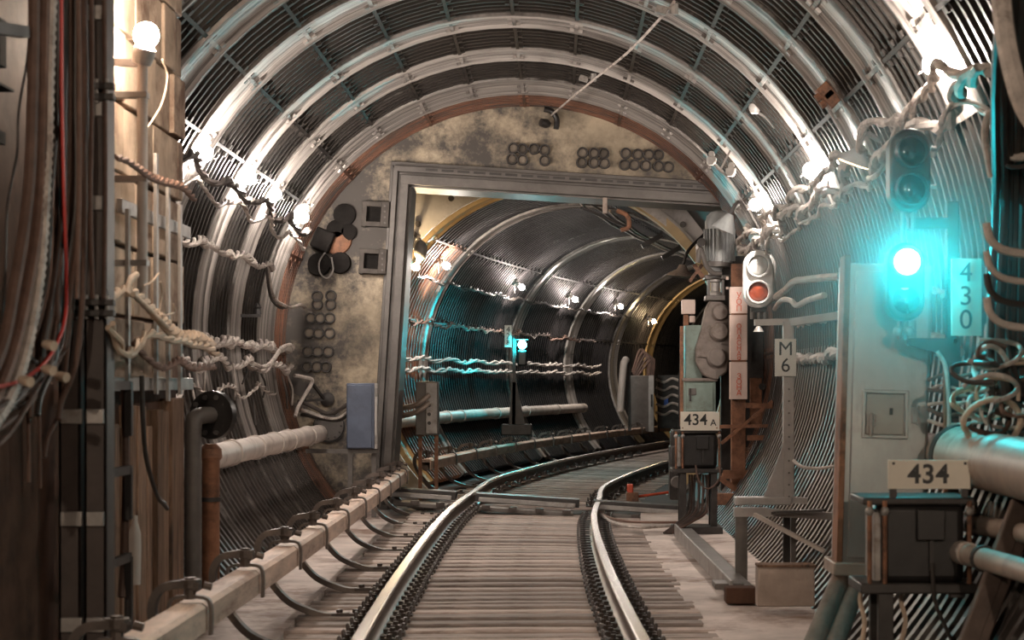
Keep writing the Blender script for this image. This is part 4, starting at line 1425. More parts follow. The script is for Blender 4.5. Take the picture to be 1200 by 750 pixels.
# far signal with its mast and number
Ys = 36.6
s = F / Ys
b = at(602, 497, Ys)
fs = thing('tunnel_signal', 'cyan lit signal on a slim mast in the far tunnel', 'signal', (b.x, Ys, b.z))
MB().beam((b.x, Ys, b.z), at(603, 392, Ys), 0.06, 0.06).build('mast', M_DARK, fs)
MB().prism([(b.x - 0.09, b.z), (b.x + 0.2, b.z), (b.x + 0.05, b.z + 0.75), (b.x - 0.03, b.z + 0.75)], Ys - 0.03, Ys + 0.03).build('gusset', M_DARK, fs)
MB().box((b.x + 0.05, Ys + 0.05, b.z - 0.1), (0.55, 0.3, 0.2)).build('foot_block', M_DARK, fs, bevel=0.02)
lc = at(612, 404, Ys - 0.1)
MB().box(lc + Vector((0, 0.03, -0.24)), (0.17, 0.16, 0.28)).build('head', M_BLACK, fs, bevel=0.03)
MB().box(lc + Vector((0.0, -0.19, 0.088)), (0.22, 0.62, 0.012)).build('added_visor', M_BLACK, fs)  # plate added to shield the near vault from the far lens
MB().box(lc + Vector((0.02, 0.12, -0.0)), (0.03, 0.03, 0.24)).build('added_visor_stay', M_BLACK, fs)
MB().sphere(lc, 0.075, 14, 10).build('lens', M_SIGF, fs)
c = at(595.5, 394, Ys - 0.1)
sgn = thing('number_plate', 'narrow white plate numbered 428 beside the far cyan signal', 'sign', c - Vector((0, 0, .2)))
MB().box(c, (0.125, 0.015, 0.39)).build('plate', M_SIGNT, sgn)
text_mesh('4\n2\n8', 0.145, c + Vector((0, -0.012, 0)), M_INK, sgn, line=0.78)
MB().box(c + Vector((0.06, 0.03, 0)), (0.16, 0.02, 0.03)).build('strap', M_DARK, sgn)
# grey cabinet deep in the far tunnel
a, b = at(737, 440, 49.0), at(766, 506, 49.0)
fc = thing('far_cabinet', 'grey cabinet beside the upright pipe deep in the far tunnel', 'cabinet', ((a.x + b.x) / 2, 49.2, b.z))
MB().box(((a.x + b.x) / 2, 49.3, (a.z + b.z) / 2), (b.x - a.x, 0.5, a.z - b.z)).build('body', M_FRAME, fc, bevel=0.02)
MB().box((b.x - 0.06, 49.02, (a.z + b.z) / 2), (0.12, 0.06, a.z - b.z)).build('door_post', M_GREYP, fc)
MB().box((b.x - 0.05, 48.98, a.z - 0.6), (0.04, 0.03, 0.3)).build('handle', M_DARK, fc)
for k in range(5):
    pts = [at(741 + k, 436 + 2 * k, 49.2), at(750 + k * 3, 410 + k * 3, 49.3), at(758 + k * 2.2, 420 + k, 49.3), at(758 + k * 1.5, 445, 49.3), at(748 + k * 1.5, 465 + k * 2, 49.2)]
    tag(MB().tube(smooth_path(pts, 5), 0.03, 6).build('looped_cable', M_CABLE), 'dark cable looping over the grey cabinet in the far tunnel', 'cable', 'cables looping over the far cabinet')
p = at(783, 466, 50.0)
dk = thing('switch_rack', 'cluttered pale switch rack right of the grey far cabinet', 'rack', p + Vector((0, 0, -0.7)))
MB().box(p + Vector((0.0, 0.2, -0.1)), (0.5, 0.2, 1.3)).build('back_board', M_DARK, dk)
for k in range(5):
    MB().tube(smooth_path([p + Vector((-0.3, 0, 0.45 - k * .2)), p + Vector((-0.1, -0.02, 0.38 - k * .2)), p + Vector((0.1, 0, 0.47 - k * .2)), p + Vector((0.3, 0, 0.4 - k * .2))], 4), 0.035, 6).build('busbar', M_CABLEL, dk)
MB().box(p + Vector((-0.05, 0.02, -0.1)), (0.1, 0.08, 0.2)).build('blue_switch', mat('blue plastic', (0.03, 0.12, 0.5), 0.4), dk, bevel=0.01)
MB().beam(p + Vector((-0.38, 0, -0.8)), p + Vector((-0.38, 0, 0.6)), 0.07, 0.07).build('post', M_PIPEB, dk)
MB().beam(p + Vector((0.28, 0, -0.8)), p + Vector((0.28, 0, 0.6)), 0.07, 0.07).build('post', M_DARK, dk)


# ================================================================== GATE MACHINERY, RIGHT OF THE OPENING
def pbox(root, name, px0, px1, py0, py1, Y, d, m, bevel=0.008):
    a, b = at(px0, py0, Y), at(px1, py1, Y)
    return MB().box(((a.x + b.x) / 2, Y + d / 2, (a.z + b.z) / 2), (b.x - a.x, d, a.z - b.z)).build(name, m, root, bevel=bevel)


def pcyl(root, name, px, py0, py1, Y, rpx, m, prof=None, n=20):
    a, b = at(px, py0, Y), at(px, py1, Y)
    s = F / Y
    return MB().lathe(b, a, [(t, r / s) for t, r in (prof or [(0, rpx), (1, rpx)])], n).build(name, m, root)


YG = 24.7
# green control cabinet
g = thing('control_cabinet', 'pale green control cabinet under the gate winch', 'cabinet', at(819, 600, YG))
pbox(g, 'upper_body', 803, 823, 381, 447, YG + 0.1, 0.3, M_GREEN)
pbox(g, 'lower_body', 801, 839, 445, 510, YG, 0.35, M_GREEN)
pbox(g, 'door', 804, 836, 449, 482, YG - 0.02, 0.03, M_GREEN)
pbox(g, 'top_lip', 800, 841, 443, 447, YG - 0.03, 0.4, M_GEAR)
pbox(g, 'side_post', 797, 801, 382, 500, YG + 0.05, 0.08, M_RUST, 0.003)
pbox(g, 'name_plate', 807, 816, 455, 463, YG - 0.035, 0.02, M_FRAME, 0.003)
pbox(g, 'handle', 808, 810, 455, 470, YG - 0.06, 0.03, M_DARK, 0.003)
# winch: motor, coupling, gearbox
w = thing('gate_winch', 'gate winch with finned motor above a dusty gearbox at the right of the opening', 'winch', at(838, 470, YG))
pcyl(w, 'motor_cowl', 843, 247, 268, YG, 16, M_MOTOR, [(0, 17), (0.35, 17), (0.7, 15), (0.92, 10), (1, 5)], 24)
pcyl(w, 'motor_body', 843, 267, 308, YG, 15.5, M_MOTOR, None, 24)
sG = F / YG
for k in range(22):
    th = 2 * math.pi * k / 22
    a, b = at(843, 269, YG), at(843, 306, YG)
    d = Vector((math.cos(th), math.sin(th), 0))
    o = (a + b) / 2 + d * (16.5 / sG)
    MB().box(o, (4.5 / sG, 0.012, a.z - b.z), Matrix.Rotation(th, 3, 'Z')).build('cooling_fin', M_MOTOR, w)
pcyl(w, 'flange', 841, 307, 313, YG, 16, M_FRAME)
pcyl(w, 'neck', 838, 312, 326, YG, 9, M_MOTOR, [(0, 12), (0.3, 8), (0.7, 8), (1, 11)])
pbox(w, 'mount_plate', 826, 858, 322, 327, YG - 0.1, 0.4, M_FRAME)
pcyl(w, 'coupling', 838, 326, 347, YG, 6, M_STEEL, [(0, 8), (0.2, 8), (0.25, 5), (0.75, 5), (0.8, 8), (1, 8)])
for px in (829, 846):
    pbox(w, 'coupling_rod', px, px + 3, 326, 350, YG - 0.05, 0.05, M_FRAME, 0.003)
pbox(w, 'bearing_plate', 827, 850, 346, 352, YG - 0.1, 0.3, M_FRAME)
gb = [(832, 352), (845, 352), (855, 366), (857, 400), (852, 436), (838, 446), (824, 440), (815, 425), (815, 408), (822, 385), (827, 362)]
MB().prism([(at(x, y, YG).x, at(x, y, YG).z) for x, y in gb], YG - 0.05, YG + 0.25).build('gearbox', M_GEAR, w, bevel=0.02)
for (px, py, r_) in ((844, 366, 10), (843, 388, 11.5), (840, 419, 11.5)):
    c = at(px, py, YG - 0.05)
    MB().lathe(c, c + Vector((0, -0.07, 0)), [(0, r_ / sG), (0.6, r_ / sG), (1, r_ * .8 / sG)], 22).build('bearing_cover', M_GEAR, w)
for (x0, y0, x1, y1) in ((817, 417, 829, 418), (845, 402, 855, 403), (840, 432, 841, 444), (846, 376, 851, 377)):
    MB().beam(at(x0, y0, YG - 0.06), at(x1, y1, YG - 0.06), 0.03, 0.02).build('rib', M_GEAR, w)
# feed pipe coiling to the motor
pts = [at(846, 321, YG - .2), at(836, 320, YG - .2), at(828, 312, YG - .2), at(824, 300, YG - .2), at(821, 292, YG - .2), at(819, 300, YG - .2), at(818, 308, YG - .2)]
tag(MB().tube(smooth_path(pts, 5), 0.03, 8).build('motor_cable', M_FRAME), 'grey conduit bending from the gate motor', 'conduit')
c = at(822, 284, YG - .15)
pu = thing('pulley', 'small pulley and hook hanging left of the gate motor', 'pulley', c)
MB().lathe(c + Vector((0, 0.04, 0)), c + Vector((0, -0.04, 0)), [(0, 0.05), (0.15, 0.05), (0.5, 0.035), (0.85, 0.05), (1, 0.05)], 16).build('wheel', M_DARK, pu)
MB().beam(at(817, 286, YG - .1), at(817, 308, YG - .1), 0.03, 0.03).build('strap', M_STEEL, pu)
MB().beam(at(813, 310, YG), at(824, 326, YG), 0.05, 0.05).build('lever', M_RUST, pu)
MB().beam(at(823, 310, YG), at(808, 330, YG), 0.04, 0.04).build('lever', M_RUST, pu)
# backing plates and dark column behind the winch
bp = thing('winch_column', 'dark steel column behind the winch and the warning sign', 'column', at(862, 600, YG + 0.5))
pbox(bp, 'web', 845, 895, 300, 600, YG + 0.45, 0.15, M_DARK)
pbox(bp, 'bracket_plate', 857, 871, 309, 336, YG - 0.6, 0.05, M_RUST)
pbox(bp, 'pink_tab', 851, 854, 324, 328, YG - 0.3, 0.03, M_PINK, 0.002)  # small tabs in pale pink paint
pbox(bp, 'pink_tab', 851, 854, 336, 339, YG - 0.3, 0.03, M_PINK, 0.002)
c = at(865, 318, YG - .6)
MB().lathe(c, c + Vector((0, -0.05, 0)), [(0, 0.055), (0.5, 0.055), (0.5, 0.03), (1, 0.03)], 14).build('boss', M_RUST, bp)
# pink box on a post seen past the gate
pk = thing('pink_box', 'small pale pink box on a post left of the green cabinet', 'box', at(802, 470, 25.4))
pbox(pk, 'body', 799, 815, 351, 368, 25.4, 0.12, M_PINK)
pbox(pk, 'post', 801, 807, 368, 480, 25.45, 0.05, M_RUST)
pbox(pk, 'tab', 808, 815, 370, 378, 25.42, 0.06, M_PINK)

# ---- vertical warning sign column
YW = 23.9
ws = thing('warning_sign', 'tall pale pink warning column with vertical red lettering by the winch', 'sign', at(865, 470, YW))
for (y0, y1) in ((336, 367.5), (368.5, 422), (424, 468)):
    pbox(ws, 'panel', 855.5, 876, y0, y1, YW, 0.12, M_PINK, 0.006)
for y in (368, 423):
    pbox(ws, 'joint_strip', 857, 875, y - 1, y + 1, YW - 0.012, 0.02, M_RUST, 0.002)
sW = F / YW
for body, yc, hpx, lay in (('У\nО\nП', 354, 9.6, 0.8), ('О\nП\nА\nС\nН\nА\nЯ', 402, 8.0, 0.8), ('З\nО\nН\nА', 451, 9.0, 0.72)):
    n = body.count('\n') + 1
    text_mesh(body, hpx / sW, at(866, yc, YW - 0.008), M_INKR, ws, line=lay)
wp = thing('sign_post', 'rusty steel post carrying the pink warning column', 'post', at(866, 600, YW + .1))
pbox(wp, 'post', 857, 874, 468, 598, YW + 0.1, 0.12, M_RUST)
for (x0, y0, x1, y1, w_) in ((840, 500, 905, 499, 0.04), (845, 520, 905, 470, 0.035), (846, 556, 880, 556, 0.10), (843, 560, 868, 578, 0.06), (873, 560, 905, 520, 0.05), (874, 475, 905, 476, 0.06), (876, 513, 897, 513, 0.06)):
    MB().beam(at(x0, y0, YW - 0.05), at(x1, y1, YW - 0.02), 0.04, w_).build('brace', M_RUST, wp)
pbox(wp, 'side_plate', 879, 893, 443, 500, YW + 0.2, 0.06, M_RUST)
pbox(wp, 'skew_plate', 838, 862, 578, 592, YW - 0.2, 0.05, M_RUST)
c = at(893, 453, YW + .18)
MB().lathe(c, c + Vector((0, -0.03, 0)), [(0, 0.04), (1, 0.04), (1, 0.028), (0.2, 0.028)], 14).build('ring', M_DARK, wp)

# ---- white two-lens repeater signal
YR = 22.6
sR = F / YR
rs = thing('repeater_signal', 'white two-lens signal head with an amber lower lens beside the warning column', 'signal', at(889, 372, YR))


def capsule(cx_, y0, y1, r, Y, d):
    c0, c1 = at(cx_, y0 + r, Y), at(cx_, y1 - r, Y)
    s = F / Y
    poly = []
    for k in range(13):
        th = math.pi * k / 12
        poly.append((c0.x + math.cos(th) * r / s, c0.z + math.sin(th) * r / s))
    for k in range(13):
        th = math.pi + math.pi * k / 12
        poly.append((c1.x + math.cos(th) * r / s, c1.z + math.sin(th) * r / s))
    return MB().prism(poly, Y, Y + d)


capsule(889, 293, 361, 17.5, YR, 0.14).build('housing', M_WHITE, rs, bevel=0.012)
capsule(891, 293, 361, 18.5, YR + 0.05, 0.2).build('back_case', M_GREYP, rs, bevel=0.012)
for (y, m, nm) in ((311, M_LENS, 'clear_lens'), (342, M_AMBER, 'amber_lens')):
    c = at(888.5, y, YR)
    MB().lathe(c, c + Vector((0, -0.06, 0)), [(0, 14.5 / sR), (1, 14 / sR), (1, 12 / sR), (0.3, 11.5 / sR)], 24, False).build('lens_ring', M_WHITE, rs)
    l = MB().lathe(c, c + Vector((0, -0.035, 0)), [(0, 11.8 / sR), (0.6, 9 / sR), (1, 3 / sR)], 24).build(nm, m, rs)
pbox(rs, 'side_ear', 904, 909, 318, 348, YR + 0.08, 0.1, M_WHITE)
pbox(rs, 'bracket', 880, 898, 360, 366, YR + 0.05, 0.08, M_DARK)
for px in (882, 890, 897):
    MB().cyl(at(px, 365, YR + .08), at(px, 374, YR + .08), 0.03, n=8).build('bolt', M_FRAME, rs)
MB().lathe(at(889, 389, YR + .08), at(889, 382, YR + .08), [(0, 0.06), (0.4, 0.045), (1, 0.02)], 12).build('insulator', M_CERAM, rs)
# conduit elbows right of the signal
EB = ['pale conduit elbow right of the white signal, upper', 'pale conduit elbow right of the white signal, lower']
for i, pts in enumerate(([(909, 348), (920, 340), (930, 330), (942, 328), (958, 326), (985, 324)], [(908, 362), (916, 352), (926, 352), (934, 358), (946, 352), (966, 346)])):
    tag(MB().tube(smooth_path([at(x, y, YR - 1.0 * k) for k, (x, y) in enumerate(pts)], 5), 0.035 if i == 0 else 0.028, 8).build('conduit', M_PIPEB), EB[i], 'conduit', 'conduits right of the white signal')

# ---- M6 sign on the grey gantry
YM = 16.2
sM = F / YM
gt = thing('grey_gantry', 'pale grey steel stand with a bracketed post and top bar at the right wall', 'stand', at(895, 690, YM))
pbox(gt, 'post', 918, 931, 376, 590, YM, 0.08, M_GREYP)
MB().beam(at(884, 378, YM + 0.04), at(926, 377, YM + 0.04), 0.06, 0.05).build('top_bar', M_GREYP, gt)
MB().beam(at(926, 378, YM + 0.04), at(990, 369, YM - 0.4), 0.06, 0.06).build('top_bar', M_GREYP, gt)
MB().prism([(at(x, y, YM).x, at(x, y, YM).z) for x, y in ((893, 588), (931, 588), (931, 500), (922, 500), (915, 530))], YM + 0.02, YM + 0.035).build('gusset', M_GREYP, gt)
pbox(gt, 'base_channel', 862, 928, 583, 592, YM - 0.06, 0.2, M_GREYP)
MB().beam(at(860, 600, YM - 0.15), at(900, 600, YM - 0.15), 0.08, 0.07).build('table_rail', M_GREYP, gt)
MB().beam(at(895, 600, YM - 0.15), at(990, 606, YM - 0.2), 0.06, 0.06).build('table_rail', M_GREYP, gt)
MB().beam(at(905, 601, YM - 0.25), at(965, 598, YM - 0.35), 0.12, 0.02).build('loose_plate', M_DARK, gt)
MB().beam(at(928, 586, YM), at(946, 587, YM), 0.05, 0.05).build('stub_bar', M_GREYP, gt)
for (px0, px1, Y, m) in ((862, 876, YM - 0.18, M_FRAME), (918, 926, YM + 0.3, M_DARK), (927, 933, YM, M_FRAME)):
    s_ = F / Y
    zb = FLOOR_Z
    a = at(px0, 600, Y); b = at(px1, 600, Y)
    zb = max(FLOOR_Z, T1Z - math.sqrt(max(0.1, 9 - (b.x - T1X) ** 2)))
    MB().box(((a.x + b.x) / 2, Y + 0.03, (a.z + zb) / 2), (b.x - a.x, 0.06, a.z - zb)).build('leg', m, gt, bevel=0.004)
MB().beam(at(884, 603, YM - 0.2), at(985, 656, YM - 0.6), 0.035, 0.03).build('diagonal_rod', M_PIPE, gt)
for y in range(400, 585, 14):
    c = at(924.5, y, YM)
    if y > 445: MB().cyl(c, c + Vector((0, -0.012, 0)), 0.008, n=6).build('rivet', M_FRAME, gt)
a, b = at(908, 397, YM - 0.02), at(933, 441, YM - 0.02)
c = (a + b) / 2
sg = thing('letter_sign', 'white sign reading M over 6 on the grey post', 'sign', c - Vector((0, 0, .15)))
MB().box(c, (b.x - a.x, 0.012, a.z - b.z)).build('plate', M_SIGNT, sg, bevel=0.003)
text_mesh('M\n6', 0.155, c + Vector((0, -0.009, 0)), M_INK, sg, line=0.84)
cab = [at(930, 540, YM - .1), at(940, 547, YM - .2), at(958, 549, YM - .3), at(985, 545, YM - .5)]
tag(MB().tube(smooth_path(cab, 5), 0.014, 6).build('slack_wire', M_PIPE), 'slack white wire sagging between the grey post and the tall cabinet', 'wire')
# twisted cables across the right wall behind the stand
for i, (a_, y0, y1, r_, t) in enumerate(((2.5, 13.2, 21.5, 0.016, 'upper limewashed cable on the right lining behind the M6 sign'), (-4.5, 12.6, 22.0, 0.03, 'thick limewashed cable on the right lining below the M6 sign'))):
    pts = [wall1(y0 + (y1 - y0) * k / 8, a_ + (0.5 if k % 2 else -0.5), 2.9) for k in range(9)]
    tag(twisted(pts, r_, r_ * 0.9, 0.5, 2, 0.02, 5, 51 + i).build('cable_garland', M_CABLEL), t, 'cable', 'cables on the right lining')

# ---- trackside boxes numbered 434A and 434
def track_box(label, Y, px0, px1, y_lid, y_bot, zleg, leg_label, detail):
    s = F / Y
    u = (px1 - px0) / 100.0      # one hundredth of the box width in px
    root = thing('trackside_box', label, 'equipment box', at((px0 + px1) / 2, y_bot, Y) * 1.0, 'black trackside boxes')
    root.location.z = FLOOR_Z
    WLOC[root.name] = Vector(root.location)
    X = lambda f: px0 + f * u
    h = y_bot - y_lid
    pbox(root, 'lid', X(-2), X(102), y_lid, y_lid + h * .09, Y - 0.03, 0.46, M_DARK, 0.01)
    pbox(root, 'tank', X(14), X(92), y_lid + h * .07, y_bot, Y, 0.40, M_BLACK, 0.04)
    pbox(root, 'terminal_cover', X(48), X(74), y_lid + h * .14, y_lid + h * .50, Y - 0.05, 0.08, M_BLACK, 0.006)
    MB().beam(at(X(61), y_lid + h * .5, Y - 0.03), at(X(61), y_lid + h * .85, Y - 0.03), 0.02, 0.02).build('conduit', M_DARK, root)
    for f in (4, 18, 96):
        MB().cyl(at(X(f), y_lid + h * .04, Y - .04), at(X(f), y_bot, Y - .04), 0.012, n=8).build('tie_rod', M_RUST, root)
        MB().sphere(at(X(f), y_lid + h * .16, Y - .045), 0.024, 8, 6).build('rod_nut', M_STEEL, root)
    for f in (8, 22):
        pbox(root, 'side_fin', X(f), X(f + 8), y_lid + h * .16, y_bot - 2, Y + 0.02, 0.3, M_STEEL, 0.01)
    pbox(root, 'bearer', X(-4), X(104), y_bot, y_bot + h * .12, Y - 0.04, 0.46, M_DARK, 0.008)
    for f in (12, 78):
        a, b = at(X(f), y_bot, Y), at(X(f + 14), y_bot, Y)
        for dy in (0.02, 0.3):
            zb = max(FLOOR_Z, T1Z - math.sqrt(2.93 ** 2 - (b.x - T1X) ** 2))
            MB().box(((a.x + b.x) / 2, Y + dy, (a.z + zb) / 2), (b.x - a.x, 0.06, a.z - zb)).build('leg', M_DARK, root, bevel=0.004)
    a, b = at(X(-2), 0, Y), at(X(102), 0, Y)
    b.x = min(b.x, 1.72)
    MB().box(((a.x + b.x) / 2, Y + 0.15, FLOOR_Z + 0.04), (b.x - a.x, 0.55, 0.08)).build('base', M_DARK, root, bevel=0.006)
    return root, X, h


Y1 = 21.6
b1, X1, h1 = track_box('black equipment box on legs carrying the plate 434A', Y1, 790, 845, 504, 549, 0, '', 0)
a, b = at(797.5, 482.5, Y1 - 0.06), at(843, 504.5, Y1 - 0.06)
c = (a + b) / 2
s1 = thing('number_plate', 'cream plate numbered 434A on the smaller black box', 'sign', c - Vector((0, 0, .1)), 'cream number plates')
MB().box(c, (b.x - a.x, 0.012, a.z - b.z)).build('plate', M_SIGN, s1, bevel=0.003)
text_mesh('434', 0.165, c + Vector((-0.045, -0.009, 0.01)), M_INK, s1, bold=0.002)
text_mesh('A', 0.095, c + Vector((0.14, -0.009, -0.018)), M_INK, s1, bold=0.001)
for px in (800, 840):
    MB().cyl(at(px, 501.5, Y1 - 0.065), at(px, 501.5, Y1 - 0.065) + Vector((0, -0.012, 0)), 0.008, n=6).build('screw', M_RUST, s1)
pts = [at(815, 545, Y1 - .1), at(818, 560, Y1 - .12), at(826, 572, Y1 - .12), at(836, 570, Y1 - .1), at(843, 560, Y1 - .08), at(844, 545, Y1 - .05)]
tag(MB().tube(smooth_path(pts, 5), 0.011, 6).build('loop_cable', M_CABLE), 'brown cable loop slung under the box 434A', 'cable')
rg = random.Random(9)
for k in range(8):
    x = 808 + k * 3.2
    pts = [at(x, 556, Y1 + .1), at(x + rg.uniform(-2, 2), 580, Y1 + .08), at(x - 3, 600, Y1), at(x - 12 - k, 611, Y1 - .15), at(x - 30 - 2 * k, 616, Y1 - .3)]
    pts[-1].z = FLOOR_Z + 0.03
    pts[-2].z = max(pts[-2].z, FLOOR_Z + 0.08)
    tag(MB().tube(smooth_path(pts, 5), 0.014, 6).build('box_cable', M_CABLE if k % 2 else M_CABLED), 'cable running down from the box 434A to the floor', 'cable', 'cables below the box 434A')
dk = thing('dark_machine', 'dark drive housing standing left behind the box 434A', 'machine', at(790, 590, 22.6))
pbox(dk, 'housing', 785, 803, 522, 586, 22.6, 0.3, M_DARK, 0.02)
pbox(dk, 'bracket', 786, 800, 505, 523, 22.7, 0.2, M_DARK, 0.02)
c = at(793, 565, 22.6)
MB().lathe(c, c + Vector((0, -0.08, 0)), [(0, 0.07), (1, 0.06)], 14).build('shaft_end', M_FRAME, dk)

Y2 = 10.35
b2, X2_, h2 = track_box('large black equipment box in the right foreground carrying the plate 434', Y2, 1014, 1141, 583, 684, 0, '', 0)
a, b = at(1040.5, 539, Y2 - 0.02), at(1137, 573, Y2 - 0.02)
c = (a + b) / 2
s2 = thing('number_plate', 'cream plate numbered 434 on the large foreground box', 'sign', c - Vector((0, 0, .1)), 'cream number plates')
MB().box(c, (b.x - a.x, 0.012, a.z - b.z)).build('plate', M_SIGN, s2, bevel=0.003)
text_mesh('434', 0.135, c + Vector((-0.005, -0.009, -0.002)), M_INK, s2, bold=0.003, spacing=1.05)
for px in (1047, 1131):
    MB().cyl(at(px, 543, Y2 - 0.026), at(px, 543, Y2 - 0.026) + Vector((0, -0.01, 0)), 0.008, n=6).build('screw', M_DARK, s2)
    pbox(s2, 'support_post', px - 4, px + 4, 566, 588, Y2 - 0.01, 0.03, M_DARK, 0.003)
pts = [at(1093, 660, Y2 - .05), at(1094, 690, Y2 - .06), at(1098, 712, Y2 - .05), at(1108, 735, Y2 - .05), at(1120, 760, Y2 - .05)]
tag(MB().tube(smooth_path(pts, 5), 0.011, 6).build('hanging_cable', M_CABLED), 'dark cable hanging from the front of the large foreground box', 'cable')
for k in range(3):
    pts = [at(1010 + k * 24, 690, Y2 + .2), at(1008 + k * 24, 705, Y2 + .2), at(1013 + k * 24, 730, Y2 + .2), at(1008 + k * 22, 765, Y2 + .2)]
    tag(MB().tube(smooth_path(pts, 5), 0.013, 6).build('box_cable', M_CREAM), 'pale cable dropping behind the legs of the large foreground box', 'cable', 'cables below the large box')

# ---- tall galvanised cabinet
YC = 11.6
sC = F / YC
tc_ = thing('tall_cabinet', 'tall grey metal cabinet with a recessed handle panel at the right wall', 'cabinet', at(1038, 668, YC))
LEAN = Matrix.Rotation(R(1.6), 3, 'Y')
cc = at(1040, 488, YC)


def cbox(name, px0, px1, py0, py1, dy0, dy1, m, bev=0.008, root=tc_):
    c = Vector(((px0 + px1) / 2 - 1040, 0, 488 - (py0 + py1) / 2)) / sC
    c.y = (dy0 + dy1) / 2
    return MB().box(cc + LEAN @ c, ((px1 - px0) / sC, dy1 - dy0, (py1 - py0) / sC), LEAN).build(name, m, root, bevel=bev)


cbox('body', 990, 1089, 309, 664, 0.02, 0.42, M_CAB, 0.01)
door = cbox('door', 998, 1086, 318, 655, 0.0, 0.03, M_CAB, 0.006)
for (x0, x1, y0, y1) in ((1012, 1062, 457, 461), (1012, 1062, 510, 514), (1010, 1014, 457, 514), (1060, 1064, 457, 514)):
    cbox('recess_lip', x0, x1, y0, y1, -0.018, 0.01, M_CAB, 0.004)
cbox('recess_panel', 1014, 1060, 461, 510, -0.004, 0.01, mat('recess sheet', (0.33, 0.30, 0.27), 0.45, 0.3, 0.15, 4, 0.05))
cbox('handle', 1018, 1022, 484, 512, -0.05, -0.015, M_STEEL, 0.006)
cbox('handle_plate', 1015, 1026, 486, 500, -0.02, 0.0, M_STEEL, 0.003)
cbox('keyhole', 1042, 1046, 478, 486, -0.012, 0.0, M_DARK, 0.002)
cbox('hinge', 1068, 1088, 476, 495, -0.02, 0.04, M_GREYP, 0.004)
cbox('hinge_pin', 1074, 1077, 474, 497, -0.028, -0.01, M_STEEL, 0.002)
cbox('edge_channel', 985, 992, 300, 664, 0.0, 0.2, M_RUST, 0.004)
cbox('plinth', 981, 1030, 660, 676, -0.04, 0.4, M_PIPEB, 0.01)
# leaning round props below the cabinet
PT = ['round timber prop leaning under the tall cabinet, left one', 'round timber prop leaning under the tall cabinet, right one']
for i, (x0, y0, x1, y1) in enumerate(((990, 668, 938, 770), (1006, 676, 966, 775))):
    p0, p1 = at(x0, y0, YC + 0.1), at(x1, y1, YC - 0.4)
    p1.z = FLOOR_Z
    tag(MB().cyl(p1, p0, 0.058, 0.058, 14).build('timber_prop', mat('grey timber', (0.19, 0.145, 0.12), 0.8, 0, 0.35, 6, 0.4)), PT[i], 'prop', 'timber props')
p0, p1 = at(1060, 690, YC), at(1040, 760, YC)
for k in range(4):
    q0, q1 = at(1085 + k * 16, 700, YC + .1), at(1062 + k * 14, 765, YC)
    tag(MB().beam(q0, q1, 0.035, 0.035).build('batten', M_PIPEB), 'pale batten leaning behind the legs of the large box', 'batten', 'battens behind the large box')

# ---- foreground signal with number 430
YS = 11.2
sS = F / YS
sgl = thing('wall_signal', 'dark signal with two heads on a mast, the lower one shining cyan', 'signal', at(1118, 600, YS))
pbox(sgl, 'mast', 1110, 1124, 236, 640, YS + 0.12, 0.07, M_DARK, 0.005)
pbox(sgl, 'mast_edge', 1107, 1111, 430, 600, YS + 0.1, 0.05, M_RUST, 0.003)
h1_ = capsule(1067, 150, 248, 24, YS, 0.16).build('upper_head', M_BLACK, sgl, bevel=0.015)
for y in (178, 222):
    c = at(1067, y, YS)
    MB().lathe(c, c + Vector((0, -0.10, 0)), [(0, 19 / sS), (1, 19 / sS), (1, 17.5 / sS), (0, 17.5 / sS)], 24, False).build('hood', M_BLACK, sgl)
    MB().lathe(c, c + Vector((0, -0.02, 0)), [(0, 17 / sS), (1, 10 / sS)], 24).build('dark_lens', M_BLKLENS, sgl)
    q = at(1091, y - 3, YS + .05)
    MB().cyl(q, q + Vector((0.03, 0, 0)), 0.012, n=8).build('latch', M_STEEL, sgl)
capsule(1062, 284, 376, 22, YS, 0.16).build('lower_head', M_BLACK, sgl, bevel=0.015)
for (y, nm) in ((307, 'lit'), (352, 'dark')):
    c = at(1062, y, YS)
    if nm == 'lit':
        MB().sphere(c + Vector((0, -0.03, 0)), 15 / sS, 18, 12).build('lit_lens', M_SIG, sgl)
        vis = []
        for k in range(13):
            th = R(35) + R(190) * k / 12
            vis.append((c.x + math.cos(th) * 19.5 / sS, c.z + math.sin(th) * 19.5 / sS))
        vis += [(c.x + math.cos(R(225) - R(190) * k / 12) * 18.3 / sS, c.z + math.sin(R(225) - R(190) * k / 12) * 18.3 / sS) for k in range(13)]
        MB().prism(vis, c.y - 0.055, c.y + 0.02).build('added_visor', M_BLACK, sgl)  # hood added to keep cyan light off the vault and left wall
        MB().lathe(c, c + Vector((0, -0.03, 0)), [(0, 19 / sS), (1, 19 / sS), (1, 16.5 / sS), (0, 16.5 / sS)], 24, False).build('lens_rim', M_BLACK, sgl)
    else:
        MB().lathe(c, c + Vector((0, -0.02, 0)), [(0, 16 / sS), (1, 10 / sS)], 24).build('dark_lens', M_BLKLENS, sgl)
MB().beam(at(1064, 262, YS + .12), at(1118, 262, YS + .15), 0.05, 0.06).build('arm', M_DARK, sgl)
mb = MB().prism([(at(x, y, YS).x, at(x, y, YS).z) for x, y in ((1066, 396), (1128, 396), (1128, 424), (1112, 424), (1098, 412), (1080, 408), (1068, 404))], YS + 0.06, YS + 0.14)
mb.build('bracket', M_DARK, sgl)
for px in (1054, 1062, 1071):
    MB().cyl(at(px, 376, YS + .08), at(px, 398, YS + .08), 0.012, n=8).build('stud', M_STEEL, sgl)
for px in (1052, 1066):
    MB().sphere(at(px, 388, YS + 0.05), 0.026, 10, 8).build('insulator', M_CERAM, sgl)
for px in (1058, 1070):
    MB().cyl(at(px, 248, YS + .08), at(px, 284, YS + .08), 0.014, n=8).build('stud', M_STEEL, sgl)
a, b = at(1114.5, 303, YS - 0.02), at(1150, 393.5, YS - 0.02)
